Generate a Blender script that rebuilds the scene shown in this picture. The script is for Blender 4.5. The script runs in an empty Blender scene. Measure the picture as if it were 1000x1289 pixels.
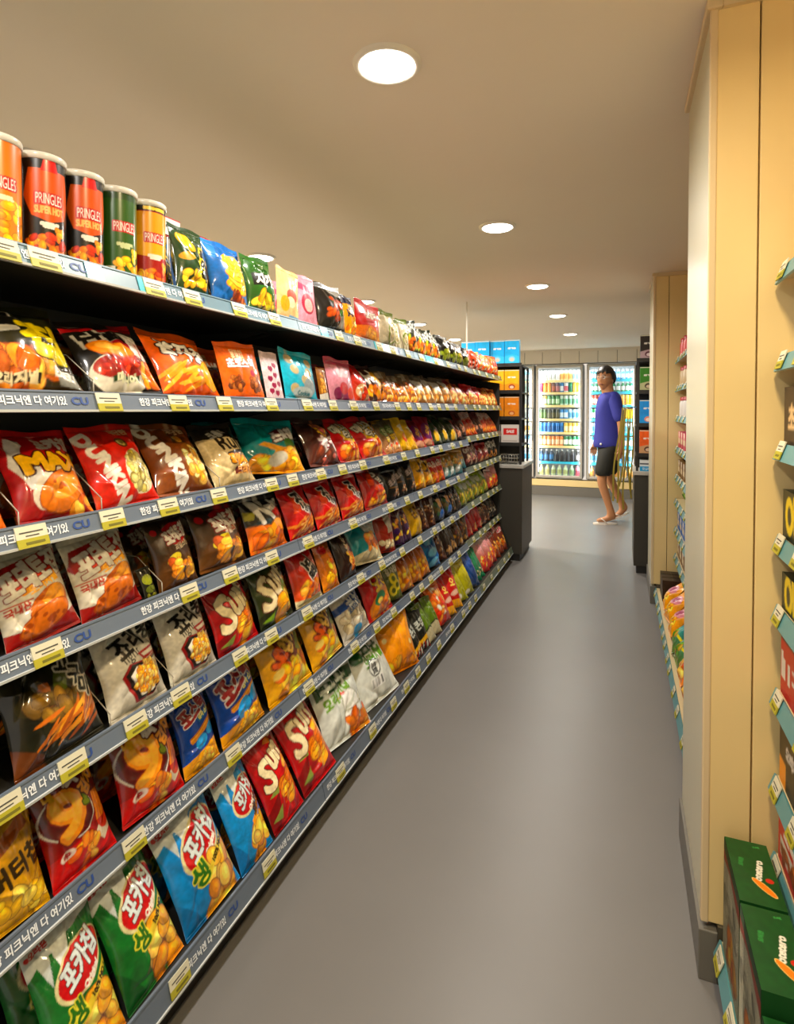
import bpy, bmesh, math, random
import numpy as np
from mathutils import Vector, Matrix, Euler

# ------------------------------------------------------------------ camera, world, exposure, room lamps
scene = bpy.context.scene
COL = scene.collection
R = math.radians
cam_d = bpy.data.cameras.new('camera')
cam_d.sensor_width = 36.0
cam_d.lens = 20.388
cam_d.shift_y = -0.0881
cam_d.clip_start = 0.02
cam = bpy.data.objects.new('camera', cam_d)
cam.location = (0.0, 0.0, 1.28)
cam.rotation_euler = (R(90 - 1.2), 0, R(21.186))
COL.objects.link(cam)
scene.camera = cam

world = bpy.data.worlds.new('added_front_fill')  # even warm fill, added to light the room through its open front
world.use_nodes = True
bg = world.node_tree.nodes['Background']
bg.inputs[0].default_value = (1.0, 0.90, 0.76, 1)
bg.inputs[1].default_value = 0.85
scene.world = world

vs = scene.view_settings
vs.view_transform = 'Standard'
vs.look = 'None'
vs.gamma = 1.0
vs.exposure = 0.0
vs.use_curve_mapping = False

LAMP_POWER = 14.0
SIDE_POWER = 60.0
WARM_POWER = 19.0
LAMP_COLOR = (1.0, 0.93, 0.84)
WARM_COLOR = (1.0, 0.76, 0.42)
CEIL = 2.17
AISLE_LAMPS = [(-0.57, -0.02), (-0.57, 1.40), (-0.57, 2.82), (-0.57, 4.26), (-0.57, 5.66), (-0.57, 7.1)]
WARM_LAMPS = [(0.06, 0.50)]
SIDE_LAMPS = [(-1.97, 1.45), (-1.97, 2.88), (-1.97, 4.36), (-1.97, 5.70), (-1.97, 7.1)]

# ------------------------------------------------------------------ helpers
def tag(o, label=None, cat=None, group=None, kind=None):
    if label: o['label'] = label
    if cat: o['category'] = cat
    if group: o['group'] = group
    if kind: o['kind'] = kind
    return o

def lin(h):
    if isinstance(h, str):
        h = h.lstrip('#')
        h = tuple(int(h[i:i+2], 16) / 255 for i in (0, 2, 4))
    return tuple((c / 12.92 if c <= 0.04045 else ((c + 0.055) / 1.055) ** 2.4) for c in h)

MATS = {}
def mat(name, col='888888', rough=0.5, metal=0.0, noise=0.0, nscale=20.0, bump=0.0, emit=0.0, spec=0.5, coat=0.0):
    if name in MATS: return MATS[name]
    m = bpy.data.materials.new(name); m.use_nodes = True
    nt = m.node_tree; b = nt.nodes['Principled BSDF']
    c = lin(col) if isinstance(col, str) else col
    b.inputs['Base Color'].default_value = (*c, 1)
    b.inputs['Roughness'].default_value = rough
    b.inputs['Metallic'].default_value = metal
    b.inputs['Specular IOR Level'].default_value = spec
    b.inputs['Coat Weight'].default_value = coat
    if emit:
        b.inputs['Emission Color'].default_value = (*c, 1)
        b.inputs['Emission Strength'].default_value = emit
    if noise or bump:
        tc = nt.nodes.new('ShaderNodeTexCoord')
        n = nt.nodes.new('ShaderNodeTexNoise')
        n.inputs['Scale'].default_value = nscale
        n.inputs['Detail'].default_value = 6
        nt.links.new(tc.outputs['Object'], n.inputs['Vector'])
        if noise:
            mr = nt.nodes.new('ShaderNodeMapRange')
            mr.inputs['To Min'].default_value = 1 - noise
            mr.inputs['To Max'].default_value = 1 + noise
            nt.links.new(n.outputs['Fac'], mr.inputs['Value'])
            mx = nt.nodes.new('ShaderNodeMix'); mx.data_type = 'RGBA'; mx.blend_type = 'MULTIPLY'
            mx.inputs[0].default_value = 1.0
            mx.inputs[6].default_value = (*c, 1)
            cb = nt.nodes.new('ShaderNodeCombineColor')
            for i in range(3): nt.links.new(mr.outputs[0], cb.inputs[i])
            nt.links.new(cb.outputs[0], mx.inputs[7])
            nt.links.new(mx.outputs[2], b.inputs['Base Color'])
        if bump:
            bp = nt.nodes.new('ShaderNodeBump')
            bp.inputs['Strength'].default_value = bump
            bp.inputs['Distance'].default_value = 0.004
            nt.links.new(n.outputs['Fac'], bp.inputs['Height'])
            nt.links.new(bp.outputs[0], b.inputs['Normal'])
    MATS[name] = m
    return m

def attr_mat(name, rough, spec=0.5, coat=0.0, metal=0.0, bump=0.0):
    m = bpy.data.materials.new(name); m.use_nodes = True
    nt = m.node_tree; b = nt.nodes['Principled BSDF']
    a = nt.nodes.new('ShaderNodeAttribute'); a.attribute_name = 'print'
    nt.links.new(a.outputs['Color'], b.inputs['Base Color'])
    b.inputs['Roughness'].default_value = rough
    b.inputs['Specular IOR Level'].default_value = spec
    b.inputs['Coat Weight'].default_value = coat
    b.inputs['Coat Roughness'].default_value = 0.11
    b.inputs['Metallic'].default_value = metal
    if bump:
        tc = nt.nodes.new('ShaderNodeTexCoord')
        n = nt.nodes.new('ShaderNodeTexNoise')
        n.noise_type = 'RIDGED_MULTIFRACTAL'
        n.inputs['Scale'].default_value = 11
        n.inputs['Detail'].default_value = 2
        n.inputs['Distortion'].default_value = 0.7
        bp = nt.nodes.new('ShaderNodeBump')
        bp.inputs['Strength'].default_value = bump
        bp.inputs['Distance'].default_value = 0.006
        nt.links.new(tc.outputs['Object'], n.inputs['Vector'])
        nt.links.new(n.outputs['Fac'], bp.inputs['Height'])
        nt.links.new(bp.outputs[0], b.inputs['Normal'])
    MATS[name] = m
    return m
FILM = attr_mat('printed_foil_film', 0.36, 0.22, 0.8, 0.0, 0.95)
CARD = attr_mat('printed_card', 0.42, 0.4)
TINM = attr_mat('printed_tin_wrap', 0.30, 0.5, 0.3)

def glass_mat(name, tint=(1, 1, 1), gloss=0.07):
    m = bpy.data.materials.new(name); m.use_nodes = True
    nt = m.node_tree; nt.nodes.clear()
    out = nt.nodes.new('ShaderNodeOutputMaterial')
    tr = nt.nodes.new('ShaderNodeBsdfTransparent'); tr.inputs[0].default_value = (*tint, 1)
    gl = nt.nodes.new('ShaderNodeBsdfGlossy'); gl.inputs['Roughness'].default_value = 0.04
    mx = nt.nodes.new('ShaderNodeMixShader'); mx.inputs[0].default_value = gloss
    nt.links.new(tr.outputs[0], mx.inputs[1]); nt.links.new(gl.outputs[0], mx.inputs[2])
    nt.links.new(mx.outputs[0], out.inputs[0])
    MATS[name] = m
    return m
GLASS = glass_mat('clear_pane_glass')
ACRYL = glass_mat('clear_acrylic', (0.93, 0.96, 0.95), 0.10)

class MB:
    """collects polygons with materials; build() links them as one mesh object"""
    def __init__(s): s.v = []; s.f = []; s.mi = []; s.mats = []; s.sm = []
    def _m(s, m):
        if m not in s.mats: s.mats.append(m)
        return s.mats.index(m)
    def poly(s, pts, m, smooth=False):
        b = len(s.v); s.v += [tuple(p) for p in pts]
        s.f.append(tuple(range(b, b + len(pts)))); s.mi.append(s._m(m)); s.sm.append(smooth)
    def faces(s, verts, faces, m, smooth=False):
        b = len(s.v); s.v += [tuple(p) for p in verts]; k = s._m(m)
        for f in faces: s.f.append(tuple(b + i for i in f)); s.mi.append(k); s.sm.append(smooth)
    def box(s, x0, x1, y0, y1, z0, z1, m, bev=0.0):
        if bev <= 0:
            v = [(x, y, z) for z in (z0, z1) for y in (y0, y1) for x in (x0, x1)]
            f = [(0, 2, 3, 1), (4, 5, 7, 6), (0, 1, 5, 4), (2, 6, 7, 3), (0, 4, 6, 2), (1, 3, 7, 5)]
            s.faces(v, f, m); return
        bm = bmesh.new()
        bmesh.ops.create_cube(bm, size=1.0, matrix=Matrix.Translation(((x0+x1)/2, (y0+y1)/2, (z0+z1)/2)) @ Matrix.Diagonal((x1-x0, y1-y0, z1-z0, 1)))
        bmesh.ops.bevel(bm, geom=bm.edges[:], offset=bev, segments=2, affect='EDGES', profile=0.5)
        s.addbm(bm, m); bm.free()
    def addbm(s, bm, m, smooth=False):
        bm.verts.index_update()
        s.faces([v.co for v in bm.verts], [[v.index for v in f.verts] for f in bm.faces], m, smooth)
    def lathe(s, prof, m, cx=0, cy=0, cz=0, n=16, smooth=True, cap=True):
        v = []; f = []
        for r, z in prof:
            for k in range(n):
                a = 2 * math.pi * k / n
                v.append((cx + r * math.cos(a), cy + r * math.sin(a), cz + z))
        for i in range(len(prof) - 1):
            for k in range(n):
                f.append((i*n + k, i*n + (k+1) % n, (i+1)*n + (k+1) % n, (i+1)*n + k))
        s.faces(v, f, m, smooth)
        if cap:
            s.faces(v[:n], [tuple(range(n))[::-1]], m); s.faces(v[-n:], [tuple(range(n))], m)
    def tube(s, pts, r, m, n=8):
        pts = [Vector(p) for p in pts]; v = []; f = []
        up = Vector((0.13, 0.31, 0.94))
        for i, p in enumerate(pts):
            d = (pts[min(i+1, len(pts)-1)] - pts[max(i-1, 0)]).normalized()
            a = d.cross(up)
            if a.length < 1e-3: a = d.cross(Vector((1, 0, 0)))
            a.normalize(); b = d.cross(a)
            rr = r[i] if isinstance(r, (list, tuple)) else r
            for k in range(n):
                t = 2 * math.pi * k / n
                v.append(p + a * (rr * math.cos(t)) + b * (rr * math.sin(t)))
        for i in range(len(pts) - 1):
            for k in range(n):
                f.append((i*n + k, i*n + (k+1) % n, (i+1)*n + (k+1) % n, (i+1)*n + k))
        f += [tuple(range(n))[::-1], tuple(range((len(pts)-1)*n, len(pts)*n))]
        s.faces(v, f, m, True)
    def prism(s, prof, a0, a1, m, axis='y'):
        """profile of (x,z) points extruded along y"""
        n = len(prof)
        v = [(x, a0, z) for x, z in prof] + [(x, a1, z) for x, z in prof]
        f = [(i, (i+1) % n, n + (i+1) % n, n + i) for i in range(n)] + [tuple(range(n))[::-1], tuple(range(n, 2*n))]
        s.faces(v, f, m)
    def mesh(s, name):
        me = bpy.data.meshes.new(name)
        me.from_pydata(s.v, [], s.f)
        for m in s.mats: me.materials.append(m)
        me.polygons.foreach_set('material_index', s.mi)
        me.polygons.foreach_set('use_smooth', s.sm)
        me.update()
        bm = bmesh.new(); bm.from_mesh(me); bmesh.ops.recalc_face_normals(bm, faces=bm.faces[:]); bm.to_mesh(me); bm.free()
        return me
    def build(s, name, parent=None, loc=(0, 0, 0), rot=(0, 0, 0)):
        return link(name, s.mesh(name), parent, loc, rot)

def link(name, data, parent=None, loc=(0, 0, 0), rot=(0, 0, 0), scale=(1, 1, 1)):
    o = bpy.data.objects.new(name, data)
    COL.objects.link(o)
    if parent: o.parent = parent
    o.location = loc; o.rotation_euler = rot; o.scale = scale
    return o
def empty(name, loc=(0, 0, 0), rot=(0, 0, 0), parent=None):
    o = link(name, None, parent, loc, rot); o.empty_display_size = 0.1
    return o
def dup(src, loc, rot=None, scale=None):
    c = src.copy(); COL.objects.link(c); c.location = loc
    if rot is not None: c.rotation_euler = rot
    if scale is not None: c.scale = scale
    for ch in src.children:
        d = ch.copy(); COL.objects.link(d); d.parent = c
        for g in ch.children:
            e = g.copy(); COL.objects.link(e); e.parent = d
    return c

# ------------------------------------------------------------------ printed artwork: small raster painter -> vertex colours
_txt = bpy.data.curves.new('lettering_source', 'FONT'); _txt.resolution_u = 3
_txt_o = bpy.data.objects.new('lettering_source', _txt)
_tc = {}
def text_tris(s, fat=0.0):
    if (s, fat) in _tc: return _tc[(s, fat)]
    _txt.offset = fat
    _txt.body = s; _txt.align_x = 'CENTER' if '\n' in s else 'LEFT'
    _txt.space_line = 0.92
    me = _txt_o.to_mesh()
    n = len(me.vertices); v = np.zeros(n * 3, np.float32); me.vertices.foreach_get('co', v)
    v = v.reshape(-1, 3)[:, :2]
    me.calc_loop_triangles()
    t = np.zeros(len(me.loop_triangles) * 3, np.int32); me.loop_triangles.foreach_get('vertices', t)
    t = t.reshape(-1, 3)
    _txt_o.to_mesh_clear()
    lo, hi = v.min(0), v.max(0)
    v = (v - lo) / (hi - lo).max()
    asp = (hi - lo)[1] / (hi - lo)[0]
    v = v / v[:, 0].max()           # x 0..1, y 0..asp
    _tc[(s, fat)] = (v, t, asp)
    return _tc[(s, fat)]

def dilate(m, r):
    if r < 0.5: return m
    k = int(math.ceil(r)); out = m.copy(); H, W = m.shape
    for dy in range(-k, k + 1):
        for dx in range(-k, k + 1):
            if (dx or dy) and dx*dx + dy*dy <= r*r + 0.3:
                a = m[max(0, -dy):H - max(0, dy), max(0, -dx):W - max(0, dx)]
                b = out[max(0, dy):H - max(0, -dy), max(0, dx):W - max(0, -dx)]
                np.maximum(b, a, out=b)
    return out

class CV:
    SS = 2
    def __init__(s, nx, ny, seed=0):
        s.nx, s.ny = nx, ny
        s.W, s.H = nx * s.SS, ny * s.SS
        s.a = np.ones((s.H, s.W, 3), np.float32)
        s.hh = s.H / s.W
        s.X, s.Y = np.meshgrid((np.arange(s.W) + .5) / s.W, (np.arange(s.H) + .5) / s.W)
        s.rng = random.Random(seed)
    @staticmethod
    def c(h):
        if isinstance(h, str):
            return np.array([int(h[i:i+2], 16) / 255 for i in (0, 2, 4)], np.float32)
        return np.array(h, np.float32)
    def put(s, m, col):
        m = m.astype(np.float32)[..., None]
        s.a = s.a * (1 - m) + s.c(col) * m
    def fill(s, col): s.a[:] = s.c(col)
    def grad(s, c0, c1, x=False):
        t = (s.X if x else s.Y / s.hh)[..., None]
        s.a[:] = s.c(c0) * (1 - t) + s.c(c1) * t
    def rect(s, x0, y0, x1, y1, col):
        s.a[int(max(0, y0) * s.H):int(min(1, y1) * s.H), int(max(0, x0) * s.W):int(min(1, x1) * s.W)] = s.c(col)
    def ell(s, cx, cy, rx, ry, col, rot=0):
        cy *= s.hh; k = max(rx, ry) * 1.02
        j0, j1 = max(0, int((cy - k) * s.W)), min(s.H, int((cy + k) * s.W) + 2)
        i0, i1 = max(0, int((cx - k) * s.W)), min(s.W, int((cx + k) * s.W) + 2)
        if j1 <= j0 or i1 <= i0: return
        x = s.X[j0:j1, i0:i1] - cx; y = s.Y[j0:j1, i0:i1] - cy
        c, q = math.cos(R(rot)), math.sin(R(rot))
        m = ((x*c + y*q) / rx) ** 2 + ((-x*q + y*c) / ry) ** 2 < 1
        s.a[j0:j1, i0:i1][m] = s.c(col)
    def poly(s, pts, col):
        m = np.zeros(s.X.shape, bool); n = len(pts)
        for i in range(n):
            x0, y0 = pts[i]; x1, y1 = pts[(i+1) % n]; y0 *= s.hh; y1 *= s.hh
            if y0 == y1: continue
            m ^= ((s.Y > y0) != (s.Y > y1)) & (s.X < (x1 - x0) * (s.Y - y0) / (y1 - y0) + x0)
        s.a[m] = s.c(col)
    def txtmask(s, t, cx, cy, w, rot=0, h=None, shear=0):
        v, tr, asp = text_tris(t)
        hh = h if h else w * asp
        p = np.stack([(v[:, 0] - .5) * w, (v[:, 1] / asp - .5) * hh], 1)
        p[:, 0] += shear * p[:, 1]
        c, q = math.cos(R(rot)), math.sin(R(rot))
        p = np.stack([p[:, 0]*c - p[:, 1]*q + cx, p[:, 0]*q + p[:, 1]*c + cy * s.hh], 1) * s.W
        m = np.zeros((s.H, s.W), bool)
        for a, b, d in p[tr]:
            x0 = max(0, int(min(a[0], b[0], d[0]))); x1 = min(s.W, int(max(a[0], b[0], d[0])) + 2)
            y0 = max(0, int(min(a[1], b[1], d[1]))); y1 = min(s.H, int(max(a[1], b[1], d[1])) + 2)
            if x1 <= x0 or y1 <= y0: continue
            xs = np.arange(x0, x1)[None, :] + .5; ys = np.arange(y0, y1)[:, None] + .5
            e0 = (b[0]-a[0])*(ys-a[1]) - (b[1]-a[1])*(xs-a[0])
            e1 = (d[0]-b[0])*(ys-b[1]) - (d[1]-b[1])*(xs-b[0])
            e2 = (a[0]-d[0])*(ys-d[1]) - (a[1]-d[1])*(xs-d[0])
            m[y0:y1, x0:x1] |= ((e0 >= 0) & (e1 >= 0) & (e2 >= 0)) | ((e0 <= 0) & (e1 <= 0) & (e2 <= 0))
        return m
    def txt(s, t, cx, cy, w, col, rot=0, h=None, ol=None, ow=.02, shear=0, bold=.008, sh=None):
        m = s.txtmask(t, cx, cy, w, rot, h, shear).astype(np.float32)
        m = dilate(m, bold * s.W)
        if ol is not None: s.put(dilate(m, ow * s.W), ol)
        if sh is not None: s.put(np.roll(np.roll(m, -int(.012*s.W), 0), int(.012*s.W), 1), sh)
        s.put(m, col)
    def food(s, cx, cy, rx, ry, pal, n=16, sz=.1, asp=.62, rot=None, spots=0):
        g = s.rng; n = int(n * 1.7); sz *= .82
        for k in range(n):
            a = g.uniform(0, 6.283); q = math.sqrt(g.random())
            x = cx + rx * q * math.cos(a); y = cy + ry * q * math.sin(a) / s.hh
            r = sz * g.uniform(.7, 1.2); ro = g.uniform(0, 180) if rot is None else rot + g.uniform(-20, 20)
            b = s.c(g.choice(pal)); f = g.uniform(.88, 1.12); b = np.clip(b * f, 0, 1)
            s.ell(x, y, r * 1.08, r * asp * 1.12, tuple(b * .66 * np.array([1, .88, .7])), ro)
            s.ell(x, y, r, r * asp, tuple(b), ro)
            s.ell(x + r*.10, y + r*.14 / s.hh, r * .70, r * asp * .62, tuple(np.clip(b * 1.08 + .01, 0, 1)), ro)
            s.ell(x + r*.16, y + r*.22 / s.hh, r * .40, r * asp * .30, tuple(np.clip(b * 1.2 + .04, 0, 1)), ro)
            for j in range(spots):
                s.ell(x + g.uniform(-.5, .5)*r, y + g.uniform(-.5, .5)*r*asp/s.hh, r*.1, r*.08, tuple(b * .55), 0)
    def mottle(s, amt=.06, n=14):
        rs = np.random.RandomState(s.rng.randrange(1 << 30))
        q = rs.rand(int(n * s.hh) + 3, n + 2)
        yi = np.linspace(0, q.shape[0] - 1.001, s.H); xi = np.linspace(0, q.shape[1] - 1.001, s.W)
        y0 = yi.astype(int); x0 = xi.astype(int); fy = (yi - y0)[:, None]; fx = (xi - x0)[None]
        z = (q[y0][:, x0]*(1-fy)*(1-fx) + q[y0+1][:, x0]*fy*(1-fx) + q[y0][:, x0+1]*(1-fy)*fx + q[y0+1][:, x0+1]*fy*fx)
        s.a *= (1 + (z - .5) * 2 * amt)[..., None].astype(np.float32)
    def colors(s):
        a = np.clip(s.a, 0, 1)
        g = a.mean(-1, keepdims=True); a = np.clip(g + (a - g) * 1.16, 0, 1) ** 1.08     # inks are rich
        a = np.where(a <= 0.04045, a / 12.92, ((a + 0.055) / 1.055) ** 2.4)
        return a.reshape(s.ny, s.SS, s.nx, s.SS, 3).mean((1, 3))

def grid_faces(nx, ny, off=0):
    i = np.arange(nx - 1)[None, :] + np.arange(ny - 1)[:, None] * nx + off
    return np.stack([i, i + 1, i + nx + 1, i + nx], -1).reshape(-1, 4)

def raw_mesh(name, co, quads, col, material, smooth=True):
    me = bpy.data.meshes.new(name)
    nv, nq = len(co), len(quads)
    me.vertices.add(nv); me.loops.add(nq * 4); me.polygons.add(nq)
    me.vertices.foreach_set('co', np.asarray(co, np.float32).ravel())
    me.loops.foreach_set('vertex_index', np.asarray(quads, np.int32).ravel())
    me.polygons.foreach_set('loop_start', np.arange(0, nq * 4, 4, dtype=np.int32))
    me.polygons.foreach_set('use_smooth', np.full(nq, smooth, bool))
    me.update(calc_edges=True)
    at = me.attributes.new('print', 'FLOAT_COLOR', 'POINT')
    c4 = np.ones((nv, 4), np.float32); c4[:, :3] = col
    at.data.foreach_set('color', c4.ravel())
    me.materials.append(material)
    return me
# ------------------------------------------------------------------ bag artwork
CHIP = ['e8a92c', 'f0bc48', 'd98f1e', 'f3c964']
GOLD = ['eeb016', 'f7cd3a', 'dd9311']
FRY = ['e07f1a', 'ef9c2b', 'd0650f', 'f4b651']
RED = ['c2301a', 'd9481f', 'a8210f']
POP = ['f2c75c', 'f7dc8e', 'e0a83a', 'fbe9b4']
BRN = ['8a4a1c', 'a8642a', '6b3413']
D = {}
def design(name, look):
    def deco(f): D[name] = (look, f); return f
    return deco

def poka(c, base, dark, second=None, ginger=None):
    c.fill(base); c.mottle(.10, 10)
    c.poly([(0, .74), (.12, .80), (.20, .62), (.27, .82), (.55, .86), (1, .93), (1, 1.01), (0, 1.01)], 'c9cec9')
    c.poly([(.30, .86), (.36, .62), (.52, .80), (.6, .9)], 'dfe3dd')
    c.ell(.58, .625, .43, .265, 'd8cfa0', 28); c.ell(.59, .63, .40, .235, 'b3151b', 28)
    c.txt('오리온', .20, .90, .22, 'a01418', 10)
    c.ell(.06, .885, .03, .03, 'b3151b')
    c.txt('포카칩', .58, .655, .60, 'd5dedd', 24, h=.30, ol='5b1213', ow=.012, shear=.12, bold=.014)
    c.txt('Original', .67, .51, .30, 'f3e9dd', 26, shear=.2)
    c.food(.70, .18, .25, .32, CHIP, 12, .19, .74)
    c.poly([(.48, .36), (1.0, .56), (1.0, .505), (.50, .305)], ginger or 'd9c044')
    c.txt('100% NO.1', .76, .435, .36, '3a2a08', 24)
    if second: c.txt(second, .76, .49, .34, '4a1d08', 36, bold=.016)
    else: c.txt('생', .36, .37, .22, '2f6a1d', 14, ol='d8d04a', ow=.02, bold=.014)
    c.poly([(0, 0), (0, .3), (.2, .12), (.3, 0)], dark)
@design('pokagreen', 'green potato chip bag with red oval logo')
def _(c): poka(c, '1d6a2b', '145221')
@design('pokablue', 'big blue potato chip bag with red oval logo')
def _(c): poka(c, '1683bd', '0f6a9d')
@design('pokaonion', 'blue potato chip bag with yellow flavour stripe')
def _(c): poka(c, '1c8cc6', '126fa6', '어니언', 'e8a01c')

def wave(c, base, dark, food2, green):
    c.fill(base); c.mottle(.18, 7)
    c.poly([(0, .2), (.3, .36), (.2, .0), (0, 0)], dark); c.poly([(.75, 1), (1, .7), (1, 1)], dark)
    c.poly([(.1, .34), (.34, .46), (.3, .34)], green); c.poly([(.05, .10), (.30, .22), (.26, .08)], green)
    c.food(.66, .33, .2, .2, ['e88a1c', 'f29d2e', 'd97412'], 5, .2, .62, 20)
    for k in range(4):
        c.poly([(.40, .18 + k*.07), (.92, .26 + k*.07), (.92, .275 + k*.07), (.40, .195 + k*.07)], 'b85a0d')
    c.food(.84, .55, .1, .12, ['e6851a', 'f0a030'], 3, .12)
    c.poly([(.5, .86), (.8, .96), (.72, .82)], food2)
    c.txt('S', .25, .57, .25, 'eee0b8', 8, h=.50, ol='5a120c', ow=.018, shear=.25, bold=.026)
    c.txt('un', .60, .70, .44, 'eee0b8', 22, h=.27, ol='5a120c', ow=.018, shear=.25, bold=.026)
    c.txt('썬', .80, .93, .12, 'f5e7c8', 10)
@design('wavered', 'red wavy corn chip bag with cream script lettering')
def _(c): wave(c, 'b4121a', '7d0d12', 'e98d25', '8a9a4a')
@design('waveolive', 'dark olive wavy corn chip bag with cream script lettering')
def _(c):
    wave(c, '35401c', '22290f', '8d7a2c', '7ea32c'); c.ell(.75, .47, .2, .16, '7d9a1e', 40)
    c.food(.66, .22, .22, .2, ['f0b628', 'e59d18', 'f6ca4c'], 6, .18, .6, 10)

@design('hengreen', 'white snack bag with green name and hen drawing')
def _(c):
    c.fill('d9ddd6'); c.mottle(.06, 8)
    c.poly([(.05, .64), (.96, .76), (.96, .93), (.05, .86)], '1d4a26')
    c.txt('콘포', .48, .785, .66, 'dfe8df', 6, bold=.014)
    c.txt('오리지널', .42, .585, .60, '6f9a22', 10, bold=.016)
    c.ell(.64, .395, .215, .195, '8f8f78'); c.ell(.64, .395, .20, .18, 'f4f4ee'); c.ell(.64, .42, .2, .02, 'c9ccbf', 30)
    c.poly([(.44, .42), (.5, .58), (.6, .52), (.56, .40)], 'f7f7f0')
    c.poly([(.47, .575), (.50, .62), (.53, .59), (.56, .61), (.56, .565)], 'd02a1a'); c.poly([(.44, .555), (.40, .545), (.45, .535)], 'e2a31c')
    c.poly([(.80, .42), (.96, .52), (.86, .36)], 'd8d6c2')
    for k in range(4): c.poly([(.45, .30 + k*.006), (.9, .36 + k*.006), (.9, .364 + k*.006), (.45, .304 + k*.006)], '76701f')
    c.food(.74, .12, .26, .15, FRY, 12, .12)
@design('henback', 'white snack bag showing its back with barcode')
def _(c):
    c.fill('dfe2da'); c.mottle(.06, 8)
    c.poly([(0, .80), (1, .88), (1, .97), (0, .91)], 'e9c42a')
    c.txt('ORIGINAL SNACK', .5, .885, .8, '6f5a10', 4)
    c.ell(.22, .74, .14, .11, '1f5c2c', 20); c.txt('콘포', .60, .74, .52, '1d4a26', 6, bold=.012)
    c.txt('오리지널', .58, .60, .6, '5f8f1d', 6, bold=.014)
    c.ell(.46, .46, .15, .12, '2b2b2b'); c.ell(.46, .46, .13, .10, 'e9ebe4'); c.txt('375\n202', .46, .46, .12, '222222')
    c.rect(.30, .18, .62, .33, 'f6f6f2')
    for k in range(13): c.rect(.32 + k*.022, .2, .32 + k*.022 + c.rng.choice([.006, .012]), .32, '191919')

@design('orangeplain', 'plain bright orange snack bag')
def _(c):
    c.grad('e08a0a', 'f0a41c'); c.mottle(.10, 6)
    c.ell(.12, .62, .05, .05, 'f5e3a6'); c.ell(.8, .45, .05, .05, 'f2dd9a'); c.food(.5, .14, .4, .1, ['f2b12a', 'dd8a10'], 6, .13)

@design('ninered', 'maroon fries snack bag with big orange nine')
def _(c):
    c.grad('a31212', '5e1410'); c.mottle(.12, 6)
    c.poly([(0, 0), (0, .24), (.5, .30), (1, .12), (1, 0)], 'b51414')
    c.ell(.36, .55, .37, .30, 'd6d1c8', -20); c.ell(.36, .55, .35, .28, '5a1110', -20)
    c.txt('9', .36, .55, .42, 'f09a1a', -8, h=.56, ol='7a1a0c', ow=.022, bold=.055); c.txt('9', .345, .56, .40, 'f7b540', -8, h=.53, bold=.02)
    c.txt('!', .66, .63, .08, '7d8f22', -14, h=.20, ol='4b5512', bold=.02)
    c.txt('찍먹', .62, .88, .40, 'efe7df', 24, ol='5e1410', bold=.018)
    c.txt('감자', .80, .74, .36, 'f0a62a', 26, ol='5e1410', bold=.016)
    c.txt('대', .20, .81, .13, 'e6b32c', 0, bold=.012)
    c.poly([(.62, .24), (.95, .42), (.98, .20), (.78, .12)], 'd9cdb2'); c.ell(.84, .34, .14, .16, 'c63a14', 30)
    for k in range(6): c.poly([(.70+k*.035, .34), (.74+k*.035, .34), (.80+k*.03, .62), (.77+k*.03, .62)], ['e8942a', 'd97f1c'][k % 2])
    c.food(.48, .15, .26, .14, FRY, 9, .10); c.ell(.22, .22, .10, .06, 'ecdcd2', 10); c.txt('dip', .22, .22, .1, 'a31212', 10)
@design('butter', 'yellow butter potato chip bag at the picture edge')
def _(c):
    c.grad('d2a416', 'c8981a'); c.mottle(.2, 5)
    c.poly([(0, .83), (1, .93), (1, 1.01), (0, 1.01)], 'dcae22'); c.poly([(.1, .62), (.8, .86), (.9, .74), (.3, .58)], 'a65c14')
    c.txt('버터칩', .56, .44, .82, '3a2a08', 14, bold=.016); c.food(.5, .16, .45, .14, ['e2bd2e', 'caa015', 'efd260'], 9, .17)

@design('poblue', 'royal blue stick snack bag with red name lettering')
def _(c):
    c.grad('174fa0', '0f3a85'); c.mottle(.08, 7)
    c.rect(0, .86, 1, 1.01, '10244e')
    c.poly([(0, 0), (0, .14), (.35, .20), (1, .30), (1, 0)], 'e3a31d')
    for k in range(3): c.poly([(.18, .42 - k*.02), (.95, .62 - k*.02), (1, .585 - k*.02), (.22, .385 - k*.02)], ['b9741a', 'e2a53a', 'cf8f2a'][k])
    c.ell(.45, .33, .17, .12, '2a9ad6', 20); c.ell(.78, .43, .17, .10, '2a9ad6', 20)
    c.food(.6, .09, .45, .10, ['e9b028', 'd4921a', 'f4c84c'], 14, .10)
    c.poly([(.45, .61), (.95, .72), (.95, .66), (.5, .56)], '1b6f9a'); c.txt('감자 스틱', .70, .645, .4, 'd9d27a', 12)
    c.txt('포스틱', .47, .735, .74, '8f1a22', 20, h=.32, ol='d9d4d4', ow=.02, bold=.02)

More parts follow.
